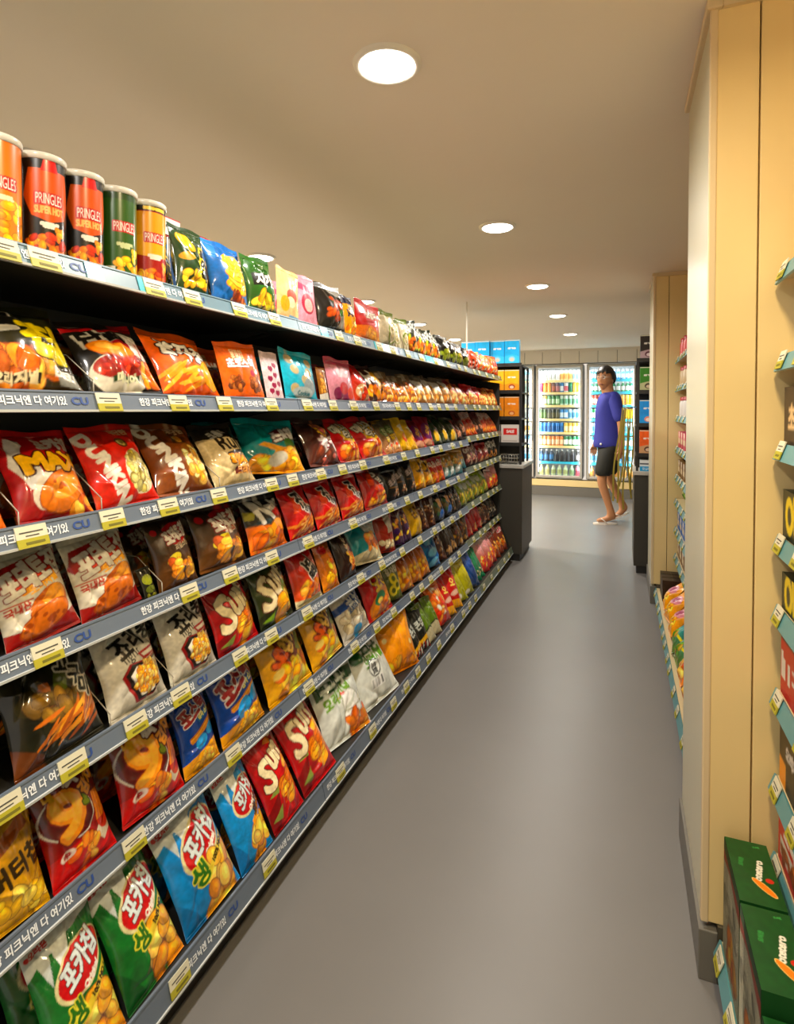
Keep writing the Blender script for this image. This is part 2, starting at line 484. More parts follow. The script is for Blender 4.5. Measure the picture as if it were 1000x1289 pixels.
@design('ogold', 'golden yellow potato stick bag with dark red name blot')
def _(c):
    c.grad('efb21a', 'd9a51c'); c.mottle(.12, 6)
    c.ell(.60, .74, .36, .24, '6a1512', 30); c.ell(.36, .60, .14, .12, '6a1512')
    c.txt('오', .36, .60, .30, 'e46a1c', -20, ol='6a1512', bold=.03); c.txt('감자', .66, .78, .42, 'f0c765', 36, ol='4a0d0c', bold=.014)
    c.poly([(.72, .58), (.92, .84), (1, .72), (.86, .5)], '7f8a28')
    c.food(.60, .22, .40, .22, ['f3b51c', 'e8951a', 'd9701c', 'f8cf4a'], 15, .14)
    c.ell(.22, .38, .1, .06, 'f4d878', 20)
@design('popwhite', 'white popcorn bag with blue name band')
def _(c):
    c.grad('c9c4b8', 'e4ddcc'); c.mottle(.08, 8)
    c.food(.5, .34, .36, .3, ['d9cfb8', 'c6b898', 'e9e2d0'], 12, .14)
    c.poly([(0, .55), (1, .67), (1, .83), (0, .70)], '14509a'); c.txt('곰표', .62, .70, .56, 'eef0ee', 8, bold=.016)
    c.txt('오리지널 팝콘', .58, .56, .6, '3a5a86', 8); c.ell(.45, .10, .16, .09, '2aa0d6')
@design('redyellow', 'red snack bag with yellow lettering and green bowl')
def _(c):
    c.fill('b3141c'); c.mottle(.1, 6); c.txt('오잉', .62, .74, .6, 'e6c22a', 14, h=.36, ol='6e0c10', bold=.018)
    c.ell(.5, .28, .46, .22, 'd98a1c', 20); c.ell(.42, .36, .2, .12, '1e7a52', 20); c.food(.6, .2, .32, .14, FRY, 9, .12)
@design('olivering', 'olive green ring snack bag with yellow rings')
def _(c):
    c.fill('5c641c'); c.mottle(.15, 6)
    for x, y in ((.4, .3), (.66, .42), (.5, .62)): c.ell(x, y, .22, .2, 'd9c93a'); c.ell(x, y, .11, .10, '5c641c')
    c.txt('감자칩', .55, .85, .7, 'eee6c8', 8, bold=.014)

@design('sweetdark', 'dark olive see-through bag of fried sticks')
def _(c):
    c.fill('211f0e'); c.mottle(.25, 8)
    c.poly([(.44, .62), (.58, .86), (.70, .82), (.62, .56)], '4d571c'); c.ell(.22, .66, .14, .11, '3a3313', 20)
    c.poly([(.30, .5), (.36, .8), (.46, .78), (.42, .48)], '9c5a1c'); c.food(.5, .55, .35, .10, ['7a5d1e', '8f6d22', '5e4b18'], 8, .12)
    for k in range(22):
        x = c.rng.uniform(.3, .95); y = c.rng.uniform(.12, .44)
        c.ell(x, y, .17, .022, c.rng.choice(['d98a22', 'c4701a', 'e7a53a', 'a8591a']), c.rng.uniform(10, 60))
    c.poly([(0, 0), (0, .3), (.25, .12), (.3, 0)], '6b3a12')
    for t, x, y in (('고', .70, .90, ), ('구', .79, .72), ('마', .88, .56)): c.txt(t, x, y, .17, '1a170c', -20, ol='d8d3c4', ow=.02, bold=.012)
def puff(c):
    c.grad('cfcabc', 'd9d5ca'); c.mottle(.06, 8)
    c.txt('죠리퐁', .60, .80, .76, '17140f', 18, h=.30, bold=.014); c.txt('light', .44, .60, .30, '2a2018', 14, bold=.003)
    c.poly([(.52, .60), (1, .66), (1, .56), (.60, .50)], 'a3201c'); c.poly([(.58, .58), (1, .63), (1, .58), (.62, .54)], 'e8e2d6')
    c.poly([(.20, .40), (.34, .52), (.66, .50), (.98, .56), (1, .30), (.7, .06), (.38, .06)], '8f1a18')
    c.poly([(.25, .40), (.37, .50), (.66, .48), (.98, .53), (1, .30), (.7, .07), (.42, .08)], '1f1410')
    c.poly([(.31, .38), (.42, .46), (.66, .455), (.95, .50), (.97, .30), (.69, .10), (.48, .11)], 'efe9dc')
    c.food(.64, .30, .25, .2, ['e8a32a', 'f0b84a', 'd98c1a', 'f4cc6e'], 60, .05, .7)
@design('puffwhite', 'white puffed grain snack bag with black brush lettering')
def _(c): puff(c)

@design('conered', 'red orange cone snack bag with black upright lettering')
def _(c):
    c.grad('d9621a', 'a8141a'); c.mottle(.14, 6); c.poly([(.3, .9), (.6, .74), (1, .92), (1, .6), (.7, .66)], 'd9837a')
    c.txt('꼬깔', .55, .62, .40, '14110f', -60, h=.36, ol='efe6d8', ow=.02, bold=.02)
    c.food(.52, .22, .36, .18, ['e88a1c', 'f4b23a', 'd9701a'], 10, .13); c.poly([(0, 0), (0, .1), (.5, .05), (1, .12), (1, 0)], 'dcd2ac')
@design('orangegold', 'orange and gold crunchy snack bag')
def _(c): c.grad('d98a14', 'b8620f'); c.mottle(.14, 6); c.food(.5, .34, .4, .28, GOLD + FRY, 12, .14); c.ell(.3, .8, .2, .12, 'c4201a')
@design('chocogold', 'dark brown bag with golden nuggets')
def _(c): c.fill('2a140c'); c.food(.58, .38, .34, .3, ['e8951c', 'd97a12', 'f0b53a'], 12, .13); c.txt('오감자', .5, .82, .6, 'e9dcc8', 70, bold=.012)
@design('tealcream', 'teal and cream bag with orange prawn crackers')
def _(c):
    c.fill('1f8f98'); c.mottle(.1, 6); c.poly([(.45, 1), (1, .95), (1, .66), (.5, .72)], 'c9d0c8'); c.poly([(0, 0), (0, .16), (.5, .3), (1, .4), (1, 0)], 'dcd0ac')
    c.food(.66, .48, .26, .2, ['e5791c', 'f0973a'], 6, .16); c.txt('새우', .7, .84, .4, 'f4f4ee', 6, bold=.012)
@design('redsteel', 'brick red snack bag with silver panel')
def _(c): c.fill('99301a'); c.mottle(.14, 6); c.poly([(.45, .95), (.85, .98), (.8, .5), (.5, .46)], 'c2b8a8'); c.food(.5, .2, .36, .14, ['d8c8a4', 'c48a4a'], 7, .13)
@design('purplegold', 'purple bag with golden corn pieces')
def _(c): c.grad('3a1648', '55242a'); c.food(.5, .5, .42, .5, ['eeb016', 'e08a12', 'f6cc3c'], 9, .15); c.ell(.45, .4, .2, .12, '4a1a6a')
@design('yellowplain', 'plain mustard yellow snack bag')
def _(c): c.grad('c99e12', 'd9b21c'); c.mottle(.14, 5); c.txt('콘칩', .5, .7, .6, '6e4a0c', 10, bold=.014)
@design('brownwhite', 'brown nut snack bag with white flecks')
def _(c): c.fill('4a2414'); c.mottle(.2, 6); c.food(.5, .4, .42, .5, ['b98a5a', 'dccbb0', '7a4524', '9a6a3a'], 14, .1)
@design('navydark', 'dark navy snack bag with gold and blue shapes')
def _(c): c.fill('161a26'); c.ell(.6, .65, .22, .14, 'c98f1e', 20); c.ell(.62, .24, .24, .12, '2a64a8', 10); c.food(.3, .4, .2, .2, ['3a5a3a', '6a5a2a'], 6, .12)
@design('darkspeck', 'dark snack bag with tan speckles')
def _(c): c.fill('2a1c14'); c.food(.5, .4, .4, .45, ['a8743a', 'd8c09a', '5a4a2a'], 12, .09)
@design('limegreen', 'lime green vegetable cracker bag')
def _(c): c.grad('6a7a12', '93a82a'); c.mottle(.14, 6); c.ell(.65, .78, .28, .18, 'c8cdb0', 10); c.food(.5, .3, .4, .26, ['d9c83a', '8fa32a', 'b8992a'], 10, .13)
@design('pinkwhite', 'pink and white snack bag with red pieces')
def _(c): c.grad('b8241c', 'd8c4bc'); c.mottle(.1, 6); c.ell(.5, .8, .34, .16, 'e2a0a0', 8); c.food(.5, .36, .38, .28, ['d9381c', 'e8862a', 'f0c060'], 12, .12)

def potato(c, top, panel):
    c.fill('d3cdbd'); c.mottle(.05, 8)
    c.poly([(0, 0), (0, .18), (.5, .10), (1, .22), (1, 0)], '8e1510')
    c.poly([(.06, .58), (.0, .68), (.08, .90), (.9, .99), (1, .97), (1, .74)], panel)
    c.poly([(.10, .60), (1, .82), (1, .76), (.16, .54)], 'c9401a'); c.poly([(.2, .56), (.95, .74), (.9, .66), (.3, .52)], 'dd9a24')
    c.txt('오리지널', .60, .60, .46, 'f0b43a', 13)
    c.poly([(.10, .64), (.04, .60), (.07, .55), (.30, .60)], 'c4bfb2')
    c.txt('포테토칩', .53, .76, .90, 'd9d4c8', 14, h=.36, ol='7c1612', ow=.014, shear=.1, bold=.020)
    c.rect(.02, .46, .4, .475, 'b04a2a'); c.txt('국내산', .20, .40, .3, 'a83a2a', 4)
    c.ell(.60, .34, .33, .19, '8f3d0c', 24); c.ell(.60, .345, .32, .18, 'c06a18', 24); c.ell(.68, .40, .2, .13, 'dd9a34', 30)
    c.ell(.52, .20, .38, .15, '9c480e', 16); c.ell(.52, .205, .36, .13, 'c8701a', 16)
    for k in range(14): c.ell(.52 + c.rng.uniform(-.3, .3), .205 + c.rng.uniform(-.07, .07), .035, .022, '9a4a0e', 16)
@design('potatowhite', 'white potato chip bag with large white lettering on red')
def _(c): potato(c, 'd3cdbd', '8e1510')
@design('potatobrown', 'dark brown potato chip bag with red oval name')
def _(c):
    c.grad('5a3810', '2a1a0c'); c.mottle(.2, 6)
    c.ell(.60, .76, .34, .21, 'b0181a', 12); c.txt('포테토칩', .60, .76, .68, 'e4dcd2', 12, h=.26, ol='7a1010', bold=.016)
    c.txt('리얼스킨', .62, .58, .44, 'c9b9a0', 10, bold=.01); c.ell(.14, .84, .06, .06, 'a8141a')
    c.ell(.34, .40, .16, .09, 'c9b42a', 20); c.food(.58, .24, .40, .18, ['d99a24', 'b8741a', 'e6b84a', 'c0591a'], 13, .15)
@design('darkolive', 'narrow dark bag with yellow green label')
def _(c): c.fill('1c1a0c'); c.ell(.5, .62, .4, .3, '8a8f1e'); c.ell(.5, .3, .36, .2, '5e661c'); c.food(.5, .1, .36, .1, ['7a7a2a', '4a4a1a'], 5, .16)
@design('nacho', 'black and orange tortilla chip bag with big N')
def _(c):
    c.grad('e07a10', '15130e'); c.poly([(0, .5), (0, 1), (1, 1), (1, .62)], '16140f'); c.poly([(0, 0), (0, .48), (.55, .40), (1, .62), (1, 0)], 'dd7412'); c.mottle(.1, 6)
    c.poly([(.02, .62), (.02, .80), (.2, .74), (.14, .6)], '8a8420'); c.poly([(.05, .50), (.28, .60), (.5, .54), (.42, .44)], '22343a'); c.txt('N', .36, .78, .30, 'd6d2c8', 14, h=.46, bold=.03)
    c.txt('acho', .74, .87, .48, 'd6d2c8', 16, bold=.02, ol='16140f'); c.txt('치폴레', .76, .68, .36, 'd0281c', 16, bold=.014)
    c.ell(.62, .34, .24, .17, 'f0a01c', 20); c.food(.4, .16, .36, .14, ['ef9a1c', 'dd6f12', 'f2b43a'], 9, .17)
@design('squidred', 'red squid noodle snack bag with black and white lettering')
def _(c):
    c.fill('b01616'); c.mottle(.16, 6); c.poly([(.15, .5), (.3, .92), (.42, .9), (.34, .5)], 'cf4a1a')
    c.txt('진', .50, .74, .30, '14100e', 0, h=.34, ol='ece4da', ow=.024, bold=.022); c.txt('짬뽕', .64, .50, .34, '14100e', -30, ol='ece4da', ow=.02, bold=.014)
    for k in range(26):
        c.ell(c.rng.uniform(.1, .95), c.rng.uniform(.04, .32), .18, .022, c.rng.choice(['e9a850', 'd98c34', 'f2c47a', 'c47028']), c.rng.uniform(-10, 60))
@design('firenoodle', 'red fried noodle snack bag with slanted white lettering')
def _(c):
    c.fill('a31414'); c.poly([(.5, 1), (1, 1), (1, .3), (.8, .5)], '2a120e'); c.food(.45, .5, .25, .35, ['c4461a', 'd9601c'], 6, .14)
    c.txt('오리온', .68, .68, .56, 'eae2da', -58, ol='1a0f0c', ow=.02, bold=.012); c.food(.5, .16, .4, .13, FRY, 12, .11)
@design('blackchoco', 'black chocolate snack bag with small cream pieces')
def _(c): c.fill('120d0b'); c.mottle(.2, 6); c.txt('초코칩', .56, .68, .66, 'a89a98', 20, bold=.014); c.rect(.2, .42, 1, .46, '6a4a1a'); c.food(.62, .24, .3, .14, ['c98a4a', 'e6d0b0', '7a4a2a'], 10, .07)
@design('yellowcurve', 'golden yellow snack bag with dark curve')
def _(c): c.grad('dd9a14', 'e6b42a'); c.mottle(.1, 6); c.ell(.55, .78, .3, .2, '3a2410', 30); c.ell(.5, .82, .26, .16, 'e6b42a', 30); c.food(.5, .2, .4, .16, ['f0a81c', 'e08a14', 'f8d060'], 9, .14)
@design('redstripe', 'red snack bag with yellow fries')
def _(c): c.grad('d9541a', 'a3141c'); c.mottle(.1, 6); c.txt('매운', .5, .78, .6, 'f0dcc8', 10, bold=.014); c.food(.5, .3, .38, .26, ['e89a1c', 'dd6a14'], 9, .15)
@design('goldblue', 'gold and pale blue grain snack bag')
def _(c): c.grad('4a8fa8', 'b8862a'); c.mottle(.12, 6); c.poly([(.3, .3), (.7, .5), (.6, .1), (.3, .05)], 'dfe4e0'); c.food(.5, .62, .34, .24, ['d9a83a', 'b8802a', 'efd28a'], 9, .13)
@design('maroonwhite', 'maroon snack bag with white scribbled lettering')
def _(c): c.fill('541214'); c.mottle(.15, 6); c.txt('Crunch', .5, .8, .8, 'd8c8c4', 14, bold=.014); c.food(.5, .3, .38, .24, ['b8746a', 'd8b8a0', '7a2a2a'], 10, .1)
@design('darkred', 'dark red snack bag with pale lettering')
def _(c): c.grad('741214', '8f1a1c'); c.mottle(.15, 6); c.txt('매운', .62, .6, .5, 'e2c8c2', 20, bold=.016); c.food(.6, .2, .3, .14, ['c46a3a', 'dba06a'], 6, .12)
@design('blackwhite', 'black snack bag with white brush lettering')
def _(c): c.fill('101010'); c.txt('감자깡', .5, .66, .86, 'e2e2dc', 12, h=.34, bold=.016); c.food(.5, .18, .36, .14, ['c48a3a', '8a5a2a'], 8, .12)

@design('orangecrisp', 'orange crisp bag cut by the picture edge')
def _(c): c.grad('d9741a', 'b0481a'); c.mottle(.12, 6); c.food(.5, .3, .4, .3, FRY, 10, .16)
@design('maxred', 'crimson potato chip bag with yellow capital lettering')
def _(c):
    c.grad('8c1216', 'a8161a'); c.mottle(.10, 7); c.poly([(.16, .95), (.05, .6), (.18, .3), (.34, .3), (.30, .9)], 'd6d2cc')
    c.ell(.66, .74, .44, .26, '9c1216', 10); c.txt('포카칩', .70, .85, .52, 'dcd6d0', 4, bold=.016)
    c.ell(.58, .30, .42, .26, 'd8ccb8', 20); c.ell(.60, .26, .38, .24, '8a3d0e', 22); c.ell(.60, .265, .37, .225, 'd0771a', 22); c.ell(.62, .30, .25, .13, 'e59a34', 22)
    for k in range(8): c.ell(.6 + c.rng.uniform(-.25, .25), .26 + c.rng.uniform(-.1, .1), .03, .02, 'a8560f', 0)
    c.txt('MAX', .58, .60, .80, 'e6b41c', 2, h=.24, ol='3a0c08', ow=.022, bold=.026)
    c.food(.85, .1, .14, .1, FRY, 4, .14)
def donut(c, base, pop):
    c.fill(base); c.mottle(.07, 7)
    c.txt('DUNKIN', .25, .47, 1.02, 'ece6dc', -72, h=.17, bold=.020); c.txt('대단한', .70, .94, .3, 'e8c8a0', -2)
    c.ell(.72, .36, .26, .30, 'e8dcc0' if pop[0] == 'd9d08a' else '8a5a20', 0)
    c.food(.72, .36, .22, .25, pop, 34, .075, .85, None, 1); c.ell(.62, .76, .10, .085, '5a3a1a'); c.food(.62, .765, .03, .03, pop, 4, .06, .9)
@design('donutred', 'red popcorn bag with white lettering running down its side')
def _(c): donut(c, 'c62a14', ['d9d08a', 'c8b866', 'e9e2b4', '9a8a3a'])
@design('donutbrown', 'caramel brown popcorn bag with white lettering running down its side')
def _(c): donut(c, '7c4418', ['e5a83c', 'f0c468', 'd08f24', 'f6dc9c'])
@design('creamdark', 'cream bag with dark top and brown ribbon lettering')
def _(c):
    c.fill('d3bf94'); c.mottle(.06, 8); c.poly([(0, .78), (1, .70), (1, 1), (0, 1)], '2a2218'); c.txt('Rull', .58, .66, .56, '2a2016', 2, bold=.012)
    c.txt('크룽지', .44, .84, .4, 'd8d2c6', 10, bold=.012); c.poly([(.38, .47), (1, .53), (1, .47), (.42, .42)], '3a2f22')
    c.txt('통밀새싹', .66, .34, .60, 'e39a1c', -3, h=.15, ol='3a1d0c', ow=.018, bold=.016); c.rect(.44, .12, .96, .22, '6a2414'); c.txt('크래커', .70, .17, .4, 'd8a05a', 0)
@design('swingteal', 'teal potato chip bag with maroon name badge')
def _(c):
    c.fill('128f92'); c.mottle(.12, 7); c.poly([(.42, .48), (.55, .80), (.86, .90), (.96, .74), (.78, .58)], '5a1512')
    c.txt('스윙칩', .70, .71, .50, 'e9e6e0', 22, h=.22, ol='5a1512', bold=.018, shear=.2)
    c.poly([(0, 0), (.05, .12), (.4, .18), (.45, .34), (.2, .46), (.3, .52), (.6, .4), (1, .5), (1, 0)], 'e2a11c')
    c.ell(.78, .5, .13, .12, '4a7a24', 30); c.food(.84, .30, .16, .2, ['ee9a1a', 'f4b63a'], 5, .16); c.food(.5, .14, .4, .12, GOLD, 9, .15); c.ell(.5, .2, .16, .1, 'c9c2b0', 20)
@design('chocobrown', 'chocolate brown corn bag with yellow and pink lettering')
def _(c):
    c.grad('5a2a1c', '2f1610'); c.mottle(.15, 6); c.txt('오\n곡', .56, .66, .26, 'e9c02a', 4, h=.34, bold=.02); c.txt('초코', .62, .42, .66, 'efe4e2', 4, ol='8a3a4a', ow=.02, bold=.02)
    c.food(.5, .82, .3, .1, ['c48a5a', 'b05a5a'], 5, .1); c.food(.5, .16, .38, .14, ['7a3a24', 'c4685a', '5a2a1a'], 9, .12)
@design('tacored', 'bright red corn snack bag with yellow badge')
def _(c):
    c.fill('b8101a'); c.mottle(.08, 6); c.ell(.55, .60, .32, .22, 'e6bb1c'); c.txt('매니아', .46, .78, .66, 'dcd6c4', 12, h=.24, ol='2a3a1c', ow=.022, bold=.014)
    c.txt('타코', .64, .58, .42, 'f2efe6', 6, ol='1d1612', ow=.02, bold=.016); c.poly([(.72, .40), (.9, .46), (.86, .28), (.7, .26)], 'd8d2c2'); c.food(.46, .17, .36, .16, ['e07818', 'ef9834', 'c85f12', 'f2b060'], 12, .13)
@design('greencircle', 'beige snack bag with green round badge')
def _(c): c.grad('c98a5a', '5a5238'); c.ell(.5, .70, .32, .26, '5f7340'); c.txt('칩', .5, .70, .3, 'b8c090', 0); c.txt('감자', .6, .46, .5, 'e9c52a', 10, ol='3a3018', bold=.014); c.food(.55, .18, .34, .14, ['dba87a', 'e8d8c0', 'c84a2a'], 8, .13)
@design('yellowtall', 'tall yellow fruit snack bag')
def _(c): c.grad('d9a816', 'e3c038'); c.mottle(.08, 6); c.ell(.72, .36, .2, .2, 'c8401a'); c.ell(.72, .40, .16, .12, 'e8a05a'); c.poly([(.55, .75), (.9, .82), (.85, .55), (.6, .55)], 'ece4d0'); c.rect(0, 0, 1, .1, 'c89a12')
@design('purplered', 'purple and red sweet snack bag')
def _(c): c.grad('a8241c', '8a1f3a'); c.mottle(.1, 6); c.ell(.55, .5, .36, .36, '6a1a5e'); c.txt('오리', .55, .52, .4, 'e8b42a', 60, bold=.02); c.ell(.5, .1, .3, .14, 'd8a080')
@design('greenfruit', 'dark green snack bag with yellow mango picture')
def _(c): c.fill('26381a'); c.mottle(.15, 6); c.ell(.5, .26, .22, .2, 'edc01c'); c.ell(.72, .56, .18, .16, '7a2a2a'); c.food(.75, .2, .2, .12, ['e8dcc0', 'b8c080'], 6, .1); c.poly([(.6, .9), (1, .95), (1, .7), (.7, .72)], 'a84a3a')
@design('darkmaroon', 'dark maroon snack bag with pale pieces')
def _(c): c.grad('2a100e', '5a1614'); c.mottle(.15, 6); c.food(.55, .38, .3, .3, ['b87a5a', 'd89a7a', '7a3a2a'], 9, .12)
@design('pinkorange', 'white topped snack bag with orange pieces below')
def _(c): c.grad('c84a12', 'd9b8b0'); c.mottle(.1, 6); c.ell(.5, .84, .4, .16, 'ddd0cc', 10); c.txt('매운', .5, .83, .5, 'a8243a', 8, bold=.012); c.ell(.5, .55, .3, .14, 'b0281c'); c.food(.5, .22, .4, .2, ['e8781a', 'ef9a3a', 'c8501a'], 10, .14)

@design('corndark', 'dark green corn chip bag with yellow lettering')
def _(c):
    c.grad('3a2c10', '20240f'); c.poly([(0, .70), (.4, .82), (.75, .78), (.5, .62), (0, .52)], 'b9b7ae'); c.poly([(0, .74), (.3, .86), (.62, .82), (.4, .70), (0, .58)], '191811')
    c.food(.40, .20, .40, .17, ['c8701a', 'd98a2a', 'a8561a', 'e3a44a', 'b8601a'], 16, .15)
    c.txt('꼬북', .28, .76, .62, '11100c', 6, h=.28, ol='c9c6bc', ow=.024, bold=.02); c.txt('칩', .72, .56, .40, 'd3bf12', -4, h=.42, ol='2a2c10', ow=.02, bold=.03)
    c.rect(.12, .06, .58, .14, '2a1a0c'); c.txt('오리지널', .35, .10, .38, 'e8d8b0', 2)
    c.poly([(.70, .22), (.98, .16), (.98, .02), (.76, .04)], '8f8f88'); c.txt('DELI', .83, .15, .22, 'dcdcd4', -12)
@design('protein', 'black and red chicken snack bag with white panel')
def _(c):
    c.fill('1b1712'); c.mottle(.1, 6); c.poly([(0, .95), (1, 1.01), (1, .93), (0, .88)], '9c1418'); c.poly([(.05, .82), (.4, .90), (.8, .86), (1, .78), (1, .62), (.5, .65), (.1, .58)], 'b6b2a8')
    c.poly([(.45, .68), (1, .72), (1, .4), (.6, .4)], '9a1420'); c.txt('단백', .38, .755, .54, '15120e', 2, h=.20, bold=.02); c.txt('질칩', .82, .60, .30, 'e6e0da', -16, h=.32, bold=.02)
    c.ell(.44, .22, .40, .24, 'd6d0c0', 0); c.ell(.44, .30, .35, .15, '8f1a12', 0); c.food(.44, .31, .26, .08, RED, 8, .09)
    c.ell(.40, .54, .28, .11, 'b8620f', -16); c.ell(.40, .55, .26, .095, 'df8a1c', -16); c.ell(.36, .58, .14, .05, 'f2b24a', -16)
    c.rect(.28, .10, .66, .17, '26401c'); c.txt('매니아', .47, .135, .3, 'd8d8b8', 0); c.food(.86, .16, .12, .14, FRY, 6, .12)
@design('gamja', 'orange potato stick bag with white outlined lettering')
def _(c):
    c.grad('d9600e', 'de6a14'); c.mottle(.10, 7); c.txt('감자깡', .50, .68, .74, 'f0ebe2', -14, h=.28, ol='2a150a', ow=.022, bold=.018)
    c.ell(.82, .30, .20, .22, '7a4a08'); c.ell(.82, .30, .19, .21, 'eaa214')
    for k in range(9): c.ell(c.rng.uniform(.12, .62), c.rng.uniform(.08, .42), .22, .028, c.rng.choice(['f2b33a', 'eda024', 'f8cf6a']), c.rng.uniform(10, 45))
@design('chocopouch', 'orange chocolate cereal pouch with white lettering')
def _(c):
    c.fill('d9680f'); c.mottle(.05, 8); c.rect(0, .95, 1, 1, 'c25a0b'); c.txt('달콤한\n초코볼', .46, .82, .32, 'ecc9a0', 0); c.txt('초코스낵', .50, .66, .66, 'f4efe8', 0, ol='6a2a0a', ow=.014, bold=.014)
    c.food(.28, .26, .14, .14, BRN, 12, .07, .9); c.food(.78, .28, .14, .14, BRN, 12, .07, .9); c.ell(.72, .46, .06, .06, 'a82a4a')
@design('hearts', 'pink and white pouch with dark pink hearts')
def _(c):
    c.fill('d6c2c4'); c.mottle(.05, 8)
    for x, y in ((.3, .2), (.6, .16), (.45, .32), (.75, .36), (.3, .46), (.6, .54), (.4, .68), (.65, .76)): c.ell(x-.05, y, .075, .075, '8f1a4a'); c.ell(x+.05, y, .075, .075, '8f1a4a'); c.poly([(x-.12, y-.005), (x+.12, y-.005), (x, y-.085)], '8f1a4a')
@design('turqdots', 'turquoise pouch with beige dots')
def _(c):
    c.fill('14a3b8'); c.mottle(.06, 8)
    for x, y in ((.22, .88), (.8, .86), (.3, .64), (.55, .42), (.25, .2), (.72, .62)): c.ell(x, y, .11, .10, 'b8a57a')
    c.ell(.70, .28, .2, .18, '8f9a9c'); c.ell(.5, .12, .3, .12, 'aab4b2'); c.txt('Cookie', .5, .11, .36, '2a6a74', 0)
@design('brownthin', 'thin brown biscuit pouch')
def _(c): c.fill('8a5a1c'); c.food(.5, .5, .3, .7, ['c9913a', 'a8701f'], 8, .2); c.poly([(0, .2), (1, .3), (1, 0), (0, 0)], 'cfc9bc')
@design('pinkberry', 'pink berry pouch with purple and red fruit')
def _(c):
    c.fill('cf8f9c'); c.mottle(.07, 8); c.rect(0, .9, 1, 1, 'b8506a'); c.poly([(.3, .8), (.8, .85), (.8, .6), (.35, .58)], 'e2c0c6')
    for x, y, k in ((.3, .16, '7a1a4a'), (.6, .14, '8f1f5a'), (.5, .30, 'b02a3a'), (.8, .2, 'd9431f')): c.ell(x, y, .16, .14, k)
@design('redcrab', 'red seafood cracker bag with pale window')
def _(c): c.grad('c8481c', 'a0161a'); c.mottle(.1, 6); c.ell(.5, .2, .4, .2, 'dcb48a'); c.food(.5, .2, .3, .14, ['e8903a', 'd9d0c0', 'c43a1a'], 9, .12)
@design('darkyellow', 'dark bag with white H and yellow crackers')
def _(c): c.fill('3a1a12'); c.txt('H', .3, .66, .3, 'e8e2d8', 0, bold=.02); c.ell(.6, .6, .24, .2, 'e3ab1c'); c.food(.5, .22, .42, .2, ['ee8a14', 'f2ac2a', 'd9700f'], 12, .14)
@design('clearorange', 'clear bag filled with orange crackers')
def _(c): c.grad('a8561a', '7a6c58'); c.mottle(.2, 6); c.food(.5, .34, .45, .42, ['e8891c', 'f0a238', 'd06a12', 'f6c06a'], 18, .14); c.poly([(.1, .95), (.6, 1), (.5, .75), (.1, .75)], 'b5aa98')
@design('clearwhite', 'clear bag of puffs with white printed label')
def _(c): c.grad('a8743a', '6f675c'); c.mottle(.2, 6); c.food(.5, .28, .45, .32, ['d99a4a', 'efd4a4', 'c8823a'], 16, .13); c.poly([(.3, .9), (.85, .8), (.75, .4), (.45, .5)], 'd8d6d2')
@design('peachcorn', 'peach coloured corn puff bag')
def _(c): c.grad('b8561c', 'b06a3a'); c.mottle(.16, 6); c.poly([(.1, 1), (.7, 1), (.6, .72), (.15, .74)], '8a1a18'); c.food(.5, .35, .42, .4, ['e8a04a', 'f0c080', 'd98430'], 14, .13)
@design('redcream', 'red edged bag of cream puffs')
def _(c): c.grad('c07a34', 'a8161c'); c.mottle(.14, 6); c.food(.55, .3, .4, .3, ['e8b060', 'f0d8a8', 'd98a3a'], 12, .13); c.poly([(0, 0), (0, 1), (.34, 1), (.28, 0)], 'a81218')

@design('mudduk', 'dark green potato snack bag with yellow upright lettering')
def _(c):
    c.fill('23421a'); c.mottle(.12, 6); c.ell(.34, .78, .26, .16, 'd9aa1a', -30); c.ell(.36, .80, .2, .11, 'edc83a', -30); c.ell(.28, .55, .2, .09, 'c89a1a', 10)
    c.food(.45, .2, .36, .16, GOLD, 9, .15); c.txt('뚝\n뚝\n뚝', .76, .46, .22, '1d2410', -10, h=.66, ol='e0c21e', ow=.05, bold=.02)
@design('swingblue', 'blue bag with stacked yellow chips')
def _(c):
    c.fill('1668a8'); c.mottle(.1, 6); c.poly([(0, 1), (.3, 1), (.15, .7), (0, .8)], '1f7fc4')
    for k in range(6): c.ell(.55 + (k % 2)*.05, .26 + k*.09, .32, .12, 'b8740f', -6); c.ell(.55 + (k % 2)*.05, .267 + k*.09, .31, .105, ['edb422', 'f3c848'][k % 2], -6)
    c.food(.6, .1, .34, .1, ['c4641a', '8a3a12', 'e09a2a'], 9, .1)
@design('jagabi', 'green potato stick bag with black name block')
def _(c):
    c.fill('2a5a1c'); c.mottle(.12, 6); c.rect(.12, .46, 1, .70, '141410'); c.txt('자가비', .56, .58, .74, 'e8e6dc', 0, h=.24, bold=.012); c.food(.5, .2, .34, .2, ['e6b01c', 'f0c83e', 'd99a14'], 9, .16)
@design('peach', 'peach coloured cookie bag with red picture')
def _(c): c.fill('e3b884'); c.mottle(.08, 6); c.ell(.6, .5, .24, .18, 'c9481f'); c.ell(.55, .36, .2, .14, 'ecd0a8'); c.ell(.3, .3, .18, .2, 'd99a2a'); c.rect(.5, 0, 1, .1, '7aa0b4')
@design('pinkpouch', 'pale pink cookie bag')
def _(c): c.fill('d99aa8'); c.mottle(.08, 6); c.ell(.5, .45, .3, .28, 'a8304a'); c.ell(.52, .42, .2, .18, 'e0b0a8'); c.poly([(.1, .9), (.9, .8), (.8, .7), (.1, .75)], 'b0506e')
@design('blackrib', 'black and silver rib flavoured snack bag')
def _(c): c.fill('1c1812'); c.poly([(.4, 1), (1, 1), (1, .74), (.6, .8)], 'a8a6a0'); c.food(.45, .5, .25, .3, ['b8521a', '9a3a12', '3a5a2a'], 9, .13); c.poly([(.6, .3), (.95, .36), (.9, .05), (.6, .05)], 'b0aca0')
